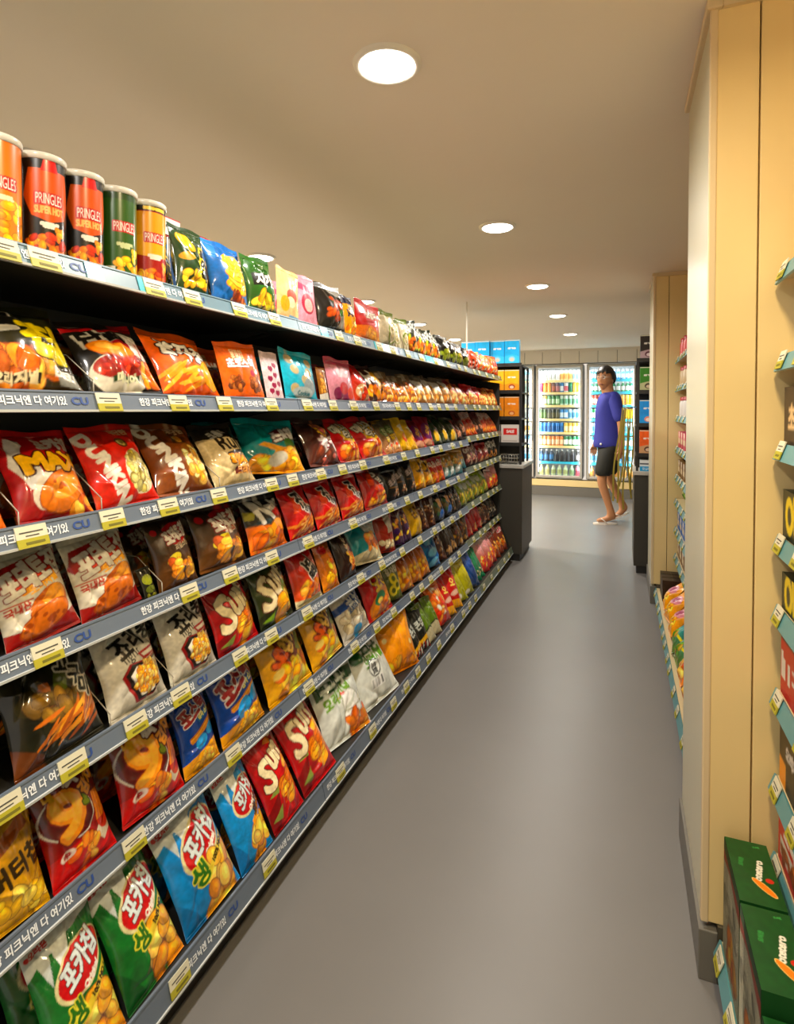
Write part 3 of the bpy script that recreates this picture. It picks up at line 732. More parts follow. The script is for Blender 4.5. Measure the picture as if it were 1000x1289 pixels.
@design('prawn', 'yellow and navy prawn stick bag')
def _(c): c.fill('e09a14'); c.rect(0, .82, 1, 1, '1c2440'); c.txt('새우', .5, .62, .7, '1c2440', 20, bold=.02); c.food(.5, .22, .4, .2, ['d9701a', 'f0b43a'], 8, .14)
@design('redbox', 'red flat topped snack pack with orange foot')
def _(c): c.fill('bb2013'); c.mottle(.05, 6); c.txt('오감자', .58, .74, .5, 'ecdcc4', 10, ol='7a120c', bold=.014); c.poly([(0, 0), (0, .3), (.5, .42), (1, .3), (1, 0)], 'e07a18'); c.food(.6, .14, .3, .12, ['f0a02a', 'e8841a'], 7, .14)
@design('creampop', 'cream popcorn bag tied with olive top')
def _(c): c.fill('cfc4a8'); c.mottle(.08, 6); c.rect(0, .88, 1, 1, '5c6a1c'); c.ell(.6, .4, .3, .32, '7a8a2a'); c.ell(.6, .38, .24, .26, 'd6cdb4'); c.food(.58, .36, .16, .18, ['e8dcb8', 'c9b888'], 8, .1)
@design('darkgreen', 'dark green and orange vegetable chip bag')
def _(c): c.fill('23281a'); c.txt('감자', .55, .8, .6, 'cfd0c8', 20, bold=.014); c.food(.5, .3, .42, .28, ['dd8a1c', '9aa82a', 'e8b03a', 'c8601a'], 13, .13)
@design('blackgreen', 'black chip bag with green and yellow picture')
def _(c): c.fill('14130f'); c.txt('포카칩', .62, .78, .6, 'c8c6c0', 30, bold=.014); c.food(.5, .28, .4, .22, ['8f9a1e', 'c9a41c', '6a7418'], 10, .14)
@design('whiteorange', 'orange bag with black and white printed squares')
def _(c):
    c.fill('d9581c')
    for k in range(12): c.rect(.1 + (k % 3)*.28, .08 + (k // 3)*.13, .24 + (k % 3)*.28, .17 + (k // 3)*.13, ['e8e4dc', '1a1612'][k % 2])
@design('redorange', 'red and orange sweet potato snack bag')
def _(c): c.grad('c43018', 'e07a1c'); c.mottle(.12, 6); c.food(.5, .5, .42, .55, ['e8892a', 'd93a1c', 'f4b45a', 'ecdcc4'], 14, .13)
@design('blackpop', 'black and gold striped popcorn bag')
def _(c):
    c.fill('1a1b14'); c.txt('콘칩', .5, .66, .7, 'c2c4b8', 16, bold=.014); c.poly([(0, .2), (1, .4), (1, .26), (0, .08)], 'dfae1c')
    for k in range(6): c.poly([(k*.17, 0), (k*.17+.09, 0), (k*.17+.12, .2), (k*.17+.03, .17)], 'a01c1a' if k % 2 else 'd8d2c6')
@design('greenpop', 'green topped bag with beige base')
def _(c): c.fill('5d7718'); c.mottle(.14, 6); c.poly([(0, 0), (0, .3), (.5, .4), (1, .3), (1, 0)], 'c2b998'); c.poly([(0, .30), (.5, .40), (1, .30), (1, .27), (.5, .36), (0, .27)], '22241a')
@design('redlogo', 'red snack bag with yellow foot')
def _(c): c.fill('bf1c18'); c.mottle(.08, 6); c.rect(0, 0, 1, .2, 'e6a81c'); c.txt('오', .5, .62, .34, 'f2d86a', 0, bold=.02); c.ell(.5, .36, .3, .1, 'e8c0a8', 10)
@design('yellowgreen', 'yellow green plain snack bag')
def _(c): c.grad('9a9a14', 'c4b81c'); c.mottle(.12, 5); c.ell(.3, .12, .16, .1, 'e8e4d4')
@design('bluethin', 'thin deep blue snack bag')
def _(c): c.grad('123a6a', '1c5aa8'); c.mottle(.12, 5)
@design('greenteal', 'emerald green snack bag')
def _(c): c.fill('147a52'); c.mottle(.12, 5); c.food(.5, .2, .34, .16, ['2a3a2a', 'c8b88a'], 7, .13)
@design('pinkbrown', 'brown snack bag with pink and white name')
def _(c): c.grad('8a3a12', '6a2a1a'); c.mottle(.12, 5); c.ell(.45, .84, .42, .16, 'dcc8c4', 14); c.txt('오리온', .46, .84, .6, 'b02a3a', 14, bold=.014); c.food(.5, .36, .4, .26, ['d98a2a', 'c8641a', 'e8b45a'], 10, .14)
@design('orangebear', 'orange bag with tan biscuit shapes')
def _(c): c.grad('c87a14', 'a8560f'); c.mottle(.12, 5); c.food(.5, .3, .42, .3, ['e0a02a', 'f0c04a', 'c98a1f'], 9, .16)
@design('bluespiral', 'bright blue bag with white spirals')
def _(c):
    c.fill('1a86c4')
    for y in (.8, .45, .15): c.ell(.5, y, .36, .2, '0f5c98', 10); c.ell(.5, y + .02, .26, .12, '7ac0e0', 10)
@design('darkbrown', 'dark brown cracker bag')
def _(c): c.fill('341a10'); c.mottle(.15, 5); c.food(.6, .2, .3, .16, ['b8905a', '7a4a2a'], 7, .14)
@design('browngold', 'brown and gold speckled bag')
def _(c): c.fill('4f3414'); c.mottle(.15, 5); c.food(.5, .4, .4, .45, ['c8983a', '8a5a1f', '6a2a1a'], 12, .12)
@design('redplain', 'glossy plain red snack bag')
def _(c): c.grad('9a1414', 'b81a1a'); c.mottle(.16, 5); c.poly([(.6, .3), (.9, .4), (.85, .1), (.6, .1)], 'd8a060')
@design('blackdark', 'black bag with small pale flecks')
def _(c): c.fill('15120f'); c.food(.5, .4, .4, .45, ['8a6a4a', 'c8c0b0', '5a3a1a'], 10, .08)
# ------------------------------------------------------------------ bag, box and tin meshes
_bag_cache = {}
LODS = {0: (96, 130), 1: (56, 76), 2: (30, 40)}
def bag_parts(name, w, h, lod, t=None, flat=False):
    """pillow bag, base at z=0, front towards -y; returns (body, top_seal, bottom_seal) meshes at width w and height h"""
    key = (name, lod, round(h / w, 1), flat)
    if key in _bag_cache: return _bag_cache[key]
    nx, ny = LODS[lod]
    ny = int(max(.9, min(1.7, h / w)) / 1.35 * ny)
    sd = sum(ord(k) for k in name) * 7 + lod
    g = random.Random(sd)
    cv = CV(nx, ny, sum(ord(k) for k in name)); D[name][1](cv); cv.mottle(.07, 34); cv.mottle(.05, 9); col = cv.colors()
    u, v = np.meshgrid(np.linspace(-1, 1, nx), np.linspace(0, 1, ny))
    t = t or min(w * (0.16 if flat else 0.46), .076)
    vb = v ** 0.86
    T = t / 2 * np.sin(np.pi * np.clip(vb, 0, 1)) ** 0.75
    prof = (1 - np.abs(u) ** 2.2) ** 0.72
    wob = .012 * np.sin(v * g.uniform(7, 11) + g.uniform(0, 6)) * np.sin(np.pi * v)
    hw = w / 2 * (1 - (0.03 if flat else 0.085) * np.sin(np.pi * v) ** 0.7 + (0 if flat else wob))
    y = -T * prof
    amp = w * (0.014 if flat else 0.048)
    edge = np.exp(-v / 0.13) + np.exp(-(1 - v) / 0.17)
    k1, k2, p1, p2 = g.uniform(2.2, 3.4), g.uniform(4, 6), g.uniform(0, 6), g.uniform(0, 6)
    y += amp * edge * (np.sin(k1 * np.pi * u + p1) + .5 * np.sin(k2 * np.pi * u + p2)) * (1 - u ** 4) * np.sin(np.pi * v) ** .5
    for k in range(5 if flat else 16):
        cx, cy = g.uniform(-.9, .9), g.choice([g.uniform(.05, .3), g.uniform(.7, .95), g.uniform(.2, .85)])
        an = g.uniform(-.9, .9) + (math.pi / 2 if g.random() < .6 else 0)
        dx, dy = (u - cx) * .5, (v - cy) * h / w
        a_ = dx * math.cos(an) + dy * math.sin(an); b_ = -dx * math.sin(an) + dy * math.cos(an)
        y += g.choice([-1, 1, 1]) * amp * g.uniform(.4, .9) * np.exp(-(np.abs(b_) / g.uniform(.025, .06)) ** 1.5 - (a_ / g.uniform(.10, .30)) ** 2) * prof
    x = u * hw
    z = v * h
    co = np.stack([x, y, z], -1).reshape(-1, 3)
    # plain back
    bx, by = 9, 11
    ub, vb2 = np.meshgrid(np.linspace(1, -1, bx), np.linspace(0, 1, by))
    Tb = t / 2 * np.sin(np.pi * vb2) ** 0.62 * (1 - np.abs(ub) ** 2.5) ** 0.62
    hb = w / 2 * (1 - (0.03 if flat else 0.085) * np.sin(np.pi * vb2) ** 0.7)
    cb = np.stack([ub * hb, Tb, vb2 * h], -1).reshape(-1, 3)
    q = np.concatenate([grid_faces(nx, ny), grid_faces(bx, by, len(co))])
    mean = col[:, :3].mean((0, 1))
    allc = np.concatenate([col.reshape(-1, 3), np.tile(mean, (len(cb), 1))])
    body = raw_mesh('snack_bag_body', np.concatenate([co, cb]), q, allc, FILM)
    def seal(z0, z1, row, nm):
        n = 25; xs = np.linspace(-w / 2, w / 2, n); ph = g.uniform(0, 6)
        yy = w * .012 * np.sin(np.linspace(0, 7, n) + ph)
        rows = []
        for j, zz in enumerate(np.linspace(z0, z1, 6)):
            dz = w * .012 * np.sin(xs / w * 9 + ph) * (j / 5)
            rows.append(np.stack([xs, yy * (j / 5) + (.0012 if j % 2 else -.0012), np.full(n, zz) + (dz if z1 > h else 0)], -1))
        c2 = np.concatenate(rows)
        cc = col[row][np.linspace(0, nx - 1, n).astype(int)]
        return raw_mesh(nm, c2, grid_faces(n, 6), np.tile(cc, (6, 1)), FILM)
    sh = w * .085
    top = seal(h - .0005, h + sh, -1, 'top_seal'); bot = seal(-sh * .45, .0005, 0, 'bottom_seal')
    _bag_cache[key] = (body, top, bot, w, h)
    return _bag_cache[key]

def add_bag(name, w, h, loc, rot, lod, seals=True, flat=False, objname='snack_bag'):
    body, top, bot, w0, h0 = bag_parts(name, w, h, lod, flat=flat)
    o = link(objname, body, None, loc, rot, (w / w0, (w / w0 + h / h0) / 2, h / h0))
    if seals:
        link('top_seal', top, o)
        if lod < 2: link('bottom_seal', bot, o)
    return o

def painted_box(name, fn, w, d, h, nx=40, face='front', body='888888', seed=1, bev=True):
    """box on z=0 centred in x/y, front at -y; fn paints the front (and the same print shrinks onto the top if face='top')"""
    if face == 'front':
        cv = CV(nx, max(4, int(nx * h / w)), seed); fn(cv); col = cv.colors()
        u, v = np.meshgrid(np.linspace(-w/2, w/2, cv.nx), np.linspace(0, h, cv.ny))
        co = np.stack([u, np.full_like(u, -d/2), v], -1).reshape(-1, 3)
    else:
        cv = CV(nx, max(4, int(nx * d / w)), seed); fn(cv); col = cv.colors()
        u, v = np.meshgrid(np.linspace(-w/2, w/2, cv.nx), np.linspace(-d/2, d/2, cv.ny))
        co = np.stack([u, v, np.full_like(u, h)], -1).reshape(-1, 3)
    q = [grid_faces(cv.nx, cv.ny)]
    e = np.array(lin(body))
    c8 = np.array([(x, y, z) for z in (0, h) for y in (-d/2, d/2) for x in (-w/2, w/2)])
    fs = [(0, 2, 3, 1), (4, 5, 7, 6), (0, 1, 5, 4), (2, 6, 7, 3), (0, 4, 6, 2), (1, 3, 7, 5)]
    fs.pop(2 if face == 'front' else 1)
    off = len(co)
    vs_, qs = [], []
    for f in fs:
        b = off + len(vs_); vs_ += [c8[i] for i in f]; qs.append((b, b+1, b+2, b+3))
    q.append(np.array(qs))
    cols = np.concatenate([col.reshape(-1, 3), np.tile(e, (len(vs_), 1))])
    return raw_mesh(name, np.concatenate([co, np.array(vs_)]), np.concatenate(q), cols, CARD, smooth=False)

# ------------------------------------------------------------------ the room
M_floor = mat('grey_epoxy_floor', '747270', 0.38, noise=0.17, nscale=1.3, bump=0.06, spec=0.45)
M_ceil = mat('painted_ceiling', 'e6ddd0', 0.9, noise=0.02, nscale=3)
M_wall = mat('cream_wall_panel', 'e9cf92', 0.40, noise=0.02, nscale=4)
M_wallb = mat('back_wall_panel', 'e0dbd0', 0.55, noise=0.03, nscale=5)
M_skirt = mat('dark_skirting', '4a4436', 0.5)
M_skirtg = mat('grey_skirting', '6b6860', 0.5)
M_side = mat('cool_lit_column_side', 'cbc5a8', 0.35, noise=0.02, nscale=4)  # cream panel made paler: cooler aisle light painted into the colour
M_gap = mat('panel_joint', '4a3a22', 0.9)
M_trimc = mat('cream_trim', 'd9c39a', 0.4)

def struct(o, label, cat): return tag(o, label, cat, kind='structure')

X0, X1, YB, YF = -3.3, 0.95, 8.92, -1.6
b = MB(); b.box(X0, 3.2, YF, YB + .9, -.1, 0, M_floor); struct(b.build('floor'), 'smooth grey epoxy floor of the shop aisle', 'floor')
# ceiling with round cut-outs is not needed: lamps sit on it
b = MB(); b.box(X0, 3.2, YF, YB + .9, CEIL, CEIL + .1, M_ceil); struct(b.build('ceiling'), 'plain painted ceiling with round downlights', 'ceiling')
b = MB(); b.box(X0 - .1, X0, YF, YB + .9, 0, CEIL, M_wall); struct(b.build('wall_left'), 'plain cream wall beyond the snack shelving', 'wall')
b = MB(); b.box(X1, X1 + .1, YF, 6.0, 0, CEIL, M_wall); struct(b.build('wall_right'), 'cream wall behind the right hand shelves', 'wall')
b = MB(); b.box(3.1, 3.2, 6.0, YB + .9, 0, CEIL, M_wallb); b.box(X1, 3.2, 5.9, 6.0, 0, CEIL, M_wallb)
struct(b.build('wall_right_rear'), 'pale return wall at the rear right corner', 'wall')

# back wall: panels around the fridge openings
FR = [(-1.885, -1.235), (-1.205, -0.535), (-0.475, 0.195)]
FZ0, FZ1 = 0.265, 1.935
wb = empty('wall_back', (0, YB, 0)); struct(wb, 'pale panelled rear wall with built-in drink fridges', 'wall')
def panel(parent, x0, x1, z0, z1, y0, y1, m, bev=.003):
    q = MB(); q.box(x0, x1, y0, y1, z0, z1, m, bev); return q.build('panel', parent)
xs = [-3.3, -2.9, -2.5, -2.2] + [-1.9 + .262 * k for k in range(9)] + [0.6, 1.0, 1.5, 2.0, 2.6, 3.1]
for a, c in zip(xs, xs[1:]): panel(wb, a + .003, c - .003, FZ1 + .03, CEIL - .02, -.012, .02, M_wallb)
for a, c in ((-3.3, -1.92), (0.23, 1.2), (1.2, 2.2), (2.2, 3.1)): panel(wb, a + .003, c - .003, .14, FZ1 + .024, -.012, .02, M_wallb)
panel(wb, -1.917, .227, .14, FZ0 - .03, -.012, .03, M_wall)
q = MB(); q.box(-3.3, 3.1, .02, .04, .1, FZ0 - .02, M_gap); q.box(-3.3, 3.1, .02, .04, FZ1 + .02, CEIL, M_gap); q.box(-3.3, -1.92, .02, .04, .1, CEIL, M_gap); q.box(.23, 3.1, .02, .04, .1, CEIL, M_gap); q.build('backing_board', wb)
q = MB(); q.box(-3.3, 3.1, YB - .03, YB + .02, 0, .135, M_skirtg); struct(q.build('baseboard_back'), 'dark grey skirting below the drink fridges', 'skirting')
q = MB(); q.box(-3.3, 3.1, YB - .035, YB + .01, CEIL - .03, CEIL, M_wallb); struct(q.build('trim_1'), 'slim pale cornice above the drink fridges', 'trim')

# the two cream columns on the right
def column(name, y0, y1, label, x0=.178, joints=(.27, .47, .70)):
    e = empty(name, (x0, y0, 0)); struct(e, label, 'column')
    xx = [x0 + .004] + list(joints) + [X1]
    for a, c in zip(xx, xx[1:]): panel(e, a - x0 + .0015, c - x0 - .0015, .13, CEIL - .015, 0, .018, M_wall, .002)
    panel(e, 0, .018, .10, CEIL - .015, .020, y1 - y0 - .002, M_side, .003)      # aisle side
    q = MB(); q.box(.019, X1 - x0, .019, y1 - y0 - .02, .0, CEIL, M_gap); q.build('core', e)
    q = MB(); q.box(.019, X1 - x0, y1 - y0 - .02, y1 - y0, .0, CEIL, M_wall); q.build('rear_panel', e)
    q = MB(); q.box(-.004, .012, -.004, .012, .13, CEIL - .015, M_trimc, .003); q.build('corner_strip', e)
    q = MB(); q.box(-.008, .03, -.008, y1 - y0, .0, .115, M_skirtg, .002); q.box(.03, X1 - x0, -.008, .018, 0, .13, M_skirt); q.build('skirting', e)
    q = MB(); q.box(-.012, .02, -.012, y1 - y0, CEIL - .022, CEIL, M_trimc, .003); q.box(.02, X1 - x0, -.012, .02, CEIL - .022, CEIL, M_trimc); q.build('cornice', e)
    return e
column('wall_near_column', 1.445, 1.91, 'big cream panelled column nearest the camera on the right')
column('wall_far_column', 4.16, 4.74, 'cream panelled column beyond the right hand shelf bay', .192, (.282, .52, .74))

# ------------------------------------------------------------------ ceiling downlights
M_lampring = mat('white_lamp_trim', 'e8e2d6', 0.35)
M_glow = bpy.data.materials.new('lit_diffuser'); M_glow.use_nodes = True
_nt = M_glow.node_tree; _nt.nodes.clear()
_e = _nt.nodes.new('ShaderNodeEmission'); _e.inputs[0].default_value = (1, .95, .84, 1); _e.inputs[1].default_value = 14
_o = _nt.nodes.new('ShaderNodeOutputMaterial'); _nt.links.new(_e.outputs[0], _o.inputs[0])
q = MB(); q.lathe([(.070, -.004), (.074, -.010), (.082, -.010), (.088, -.004), (.089, 0)], M_lampring, n=36, cap=False); ring_me = q.mesh('trim_ring')
q = MB(); q.lathe([(.071, -.006), (.066, -.012), (.05, -.016), (.025, -.018), (.0005, -.0185)], M_glow, n=32, cap=False); glow_me = q.mesh('diffuser')
def lamp_data(nm, p, c):
    l = bpy.data.lights.new(nm, 'AREA'); l.shape = 'DISK'; l.size = .13; l.energy = p; l.color = c; l.spread = R(170)
    return l
LD = {'aisle downlights': lamp_data('aisle_lamp', LAMP_POWER, LAMP_COLOR), 'downlights beyond the shelving': lamp_data('side_lamp', SIDE_POWER, LAMP_COLOR), 'warm lamp': lamp_data('warm_lamp', WARM_POWER, WARM_COLOR)}
words = ['above the camera', 'nearest in view over the aisle', 'second over the aisle', 'third over the aisle', 'fourth over the aisle', 'over the fridge end of the aisle']
words2 = ['beyond the shelves, nearest of the far row', 'beyond the shelves, just over the green snack bags', 'beyond the shelves, over the red flat topped pack', 'beyond the shelves, small and farthest visible', 'beyond the shelves at the rear']
for L, W_, kind in ((AISLE_LAMPS, words, 'aisle downlights'), (SIDE_LAMPS, words2, 'downlights beyond the shelving'), (WARM_LAMPS, ['with warm light above the right hand shelves'], 'warm lamp')):
    for (x, y), wd in zip(L, W_):
        e = empty('ceiling_downlight', (x, y, CEIL)); tag(e, 'round white recessed downlight ' + wd, 'downlight', kind)
        link('trim_ring', ring_me, e); link('diffuser', glow_me, e)
        link('lamp', LD[kind], e, (0, 0, -.022))
ROWS = {
 1: [('mudduk',1.058,1.176), ('swingblue',1.182,1.339), ('jagabi',1.332,1.476), ('peach',1.476,1.598), ('pinkpouch',1.598,1.720), ('blackrib',1.731,1.935), ('prawn',1.922,2.024), ('redbox',2.031,2.257), ('creampop',2.266,2.421), ('creampop',2.421,2.606), ('darkgreen',2.617,2.881), ('darkgreen',2.881,3.134), ('blackgreen',3.196,3.485), ('blackgreen',3.485,3.782), ('whiteorange',3.782,4.055), ('redorange',4.055,4.393), ('redorange',4.393,4.821)],
 2: [('corndark',0.604,0.818), ('protein',0.832,1.018), ('gamja',1.018,1.231), ('chocopouch',1.231,1.412), ('hearts',1.420,1.517), ('turqdots',1.517,1.735), ('brownthin',1.741,1.803), ('pinkberry',1.815,2.017), ('redcrab',2.017,2.168), ('darkyellow',2.168,2.358), ('clearorange',2.358,2.546), ('clearorange',2.546,2.775), ('clearwhite',2.775,3.057), ('clearwhite',3.057,3.413), ('peachcorn',3.431,3.743), ('redcream',3.743,4.037), ('redcream',4.037,4.404), ('peachcorn',4.404,4.872)],
 3: [('orangecrisp',0.554,0.667), ('maxred',0.681,0.838), ('donutred',0.843,1.006), ('donutbrown',1.006,1.193), ('creamdark',1.199,1.370), ('swingteal',1.400,1.640), ('chocobrown',1.680,1.895), ('tacored',1.902,2.090), ('tacored',2.090,2.349), ('greencircle',2.349,2.536), ('yellowtall',2.546,2.763), ('purplered',2.775,3.028), ('greenfruit',3.043,3.504), ('darkmaroon',3.523,3.786), ('pinkorange',3.829,4.086), ('darkmaroon',4.086,4.293), ('pinkorange',4.293,4.581), ('pinkorange',4.581,4.977)],
 4: [('potatowhite',0.657,0.801), ('potatowhite',0.801,0.956), ('darkolive',0.960,0.996), ('potatobrown',0.999,1.129), ('potatobrown',1.132,1.329), ('nacho',1.336,1.535), ('squidred',1.544,1.713), ('squidred',1.719,1.908), ('squidred',1.915,2.105), ('firenoodle',2.113,2.349), ('blackchoco',2.367,2.727), ('yellowcurve',2.739,3.014), ('redstripe',3.014,3.226), ('goldblue',3.243,3.467), ('goldblue',3.486,3.764), ('maroonwhite',3.807,4.111), ('darkred',4.111,4.461), ('blackwhite',4.491,4.977)],
 5: [('sweetdark',0.667,0.851), ('puffwhite',0.862,1.025), ('puffwhite',1.035,1.193), ('wavered',1.199,1.381), ('waveolive',1.385,1.567), ('conered',1.577,1.752), ('orangegold',1.757,1.883), ('chocogold',1.889,2.038), ('tealcream',2.046,2.286), ('redsteel',2.294,2.434), ('purplegold',2.444,2.668), ('yellowplain',2.668,2.825), ('brownwhite',2.825,3.043), ('navydark',3.057,3.395), ('darkspeck',3.395,3.620), ('limegreen',3.620,4.013), ('limegreen',4.013,4.461), ('pinkwhite',4.491,5.086)],
 6: [('butter',0.604,0.733), ('ninered',0.736,0.881), ('ninered',0.897,1.075), ('poblue',1.078,1.203), ('poblue',1.212,1.412), ('ogold',1.428,1.676), ('ogold',1.681,1.908), ('popwhite',1.921,2.152), ('redyellow',2.160,2.405), ('olivering',2.405,2.525), ('orangebear',2.525,2.691), ('orangebear',2.691,2.958), ('bluespiral',2.958,3.132), ('brownwhite',3.132,3.276), ('darkbrown',3.276,3.523), ('browngold',3.523,3.829), ('redplain',3.851,4.239), ('brownwhite',4.239,4.550), ('blackdark',4.550,5.013)],
 7: [('pokagreen',0.674,0.818), ('pokagreen',0.822,0.980), ('pokablue',0.985,1.170), ('pokaonion',1.176,1.316), ('wavered',1.323,1.480), ('wavered',1.489,1.685), ('hengreen',1.697,1.965), ('henback',1.979,2.258), ('orangeplain',2.276,2.509), ('blackpop',2.509,2.697), ('greenpop',2.697,2.898), ('redorange',2.898,3.063), ('redlogo',3.063,3.317), ('yellowgreen',3.317,3.591), ('bluethin',3.591,3.766), ('greenteal',3.766,3.984), ('pinkwhite',3.984,4.402), ('pinkbrown',4.402,4.986)],
}
TAGS = {
 1: [0.643, 0.717, 0.968, 1.085, 1.262, 1.426, 1.833, 1.985],  # w 0.018 0.055 0.059 0.056 0.064 0.045 0.056 0.064
 2: [0.848, 1.038, 1.200, 1.408, 1.609, 1.785, 1.950],  # w 0.056 0.058 0.059 0.056 0.060 0.053 0.048
 3: [0.687, 0.854, 1.004, 1.176, 1.408, 1.521, 1.697, 1.858, 2.032, 2.271],  # w 0.052 0.053 0.055 0.051 0.056 0.059 0.065 0.057 0.074 0.062
 4: [0.713, 1.068, 1.219, 1.408, 1.614, 1.944, 2.316],  # w 0.058 0.058 0.054 0.056 0.060 0.061 0.064
 5: [0.636, 0.760, 0.907, 1.038, 1.257, 1.404, 1.604, 2.011],  # w 0.031 0.055 0.054 0.058 0.060 0.056 0.059 0.072
 6: [0.900, 1.227, 1.616, 1.957],  # w 0.051 0.058 0.065 0.062
 7: [0.933, 1.260, 1.668, 1.929],  # w 0.058 0.064 0.068 0.072
}
# ------------------------------------------------------------------ the long snack gondola on the left
M_shelf = mat('charcoal_shelf_metal', '2b2a26', 0.45, metal=0.2, noise=0.05)
M_back = mat('dark_back_panel', '23211c', 0.6)
M_rail = mat('grey_price_rail', '626e7e', 0.42, noise=0.03, nscale=9, spec=0.6)
M_railg = mat('green_grey_price_rail', '5f6a56', 0.34, noise=0.05, nscale=9)
M_rail1 = mat('blue_sheen_price_rail', '5f7c8a', 0.42, noise=0.05, nscale=9)  # top rail tint stands in for a teal reflection
M_bead = mat('clear_rail_edge', 'c3c8c8', 0.15, spec=0.8)
M_tagw = mat('price_tag_white', 'd6d2b8', 0.5)
M_tagy = mat('price_tag_yellow', 'ada52a', 0.5)
M_tagk = mat('price_tag_ink', '4a4a44', 0.6)
M_white = mat('white_print', 'e4e9ee', 0.5)
M_navy = mat('navy_print', '2c4a8c', 0.5)
M_teal = mat('teal_glare', '3fb2c4', 0.25)  # colour of the painted reflection on the top rail
M_bed = mat('pale_acrylic_edge', 'a39c8e', 0.25)

G_END = 4.86
BAYS = [(-.57, .50), (.50, 1.56), (1.56, 2.63), (2.63, 3.69), (3.69, G_END)]
ROWZ = {1: 1.522, 2: 1.278, 3: 1.050, 4: .841, 5: .616, 6: .372, 7: .077}
LIPX = {r: -.925 for r in range(1, 7)}; LIPX[7] = -.84
LIPH = {r: .034 for r in range(1, 7)}; LIPH[7] = .050
ORD = {1: 'top', 2: 'second', 3: 'third', 4: 'fourth', 5: 'fifth', 6: 'sixth', 7: 'bottom'}
TILT = .012

def flat_text(s, w, m, name, h=None, bold=0):
    v, t, asp = text_tris(s, bold)
    hh = h or w * asp
    b = MB(); b.faces([((x - .5) * w, 0, (y / asp - .5) * hh) for x, y in v], [tuple(k) for k in t], m)
    return b.mesh(name)

gon = empty('snack_gondola', (-1.13, (BAYS[0][0] + G_END) / 2, 0))
tag(gon, 'long dark seven-shelf snack gondola with grey price rails along the aisle', 'shelving')
GO = Vector(gon.location)
def gpart(name, mb, wloc=(0, 0, 0), parent=gon, poff=GO, rot=(0, 0, 0)):
    return link(name, mb if isinstance(mb, bpy.types.Mesh) else mb.mesh(name), parent, Vector(wloc) - poff, rot)
for k, (a, c) in enumerate(BAYS):
    b = MB(); b.box(-1.345, -1.325, a + .002, c - .002, .06, 1.70, M_back, .002); gpart('back_panel', b)
    b = MB(); b.box(-1.32, LIPX[7] - .035, a + .002, c - .002, 0, .06, M_shelf); gpart('kick_plate', b)
for y in [BAYS[0][0]] + [c for a, c in BAYS]:
    b = MB(); b.box(-1.36, -1.30, y - .015, y + .015, 0, 1.72, M_shelf, .003); gpart('upright', b)
b = MB(); b.prism([(-1.33, 0), (LIPX[7] - .02, 0), (LIPX[7] - .02, .10), (-.96, .34), (-.96, 1.50), (-1.33, 1.56)], G_END - .002, G_END + .014, M_shelf); gpart('end_panel', b)

# price tag: white card, yellow foot, ink lines
b = MB(); b.box(-.028, .028, -.0018, .0004, .0145, .036, M_tagw); b.box(-.028, .028, -.0019, .0004, -.001, .0145, M_tagy)
b.box(-.022, .020, -.0023, -.0017, .024, .0262, M_tagk); b.box(-.012, .012, -.0023, -.0017, .018, .0198, M_tagk); b.box(-.014, .020, -.0024, -.0018, .004, .0085, mat('olive_ink', '6f6a1a', .6))
tag_me = b.mesh('price_tag')
phrase_me = flat_text('한강 피크닉엔 다 여기있', .158, M_white, 'lettering', .0175, .028)
mark_me = flat_text('CU', .036, M_navy, 'lettering_mark', .0155, .035)
b = MB()
prof = [(0, 0), (-.10, 0), (-.10, .105), (-.055, .10), (-.004, .045)]
div_prof = [(-.012, 0), (-.014, .034), (-.085, .085), (-.22, .085), (-.22, 0)]
bm = MB(); n_ = len(div_prof)
bm.poly([(x, 0, z) for x, z in div_prof], ACRYL)
for (xa, za), (xb, zb) in zip(div_prof[:4], div_prof[1:4]):
    bm.tube([(xa, 0, za), (xb, 0, zb)], .0012, M_bed, 5)
div_me = bm.mesh('divider')

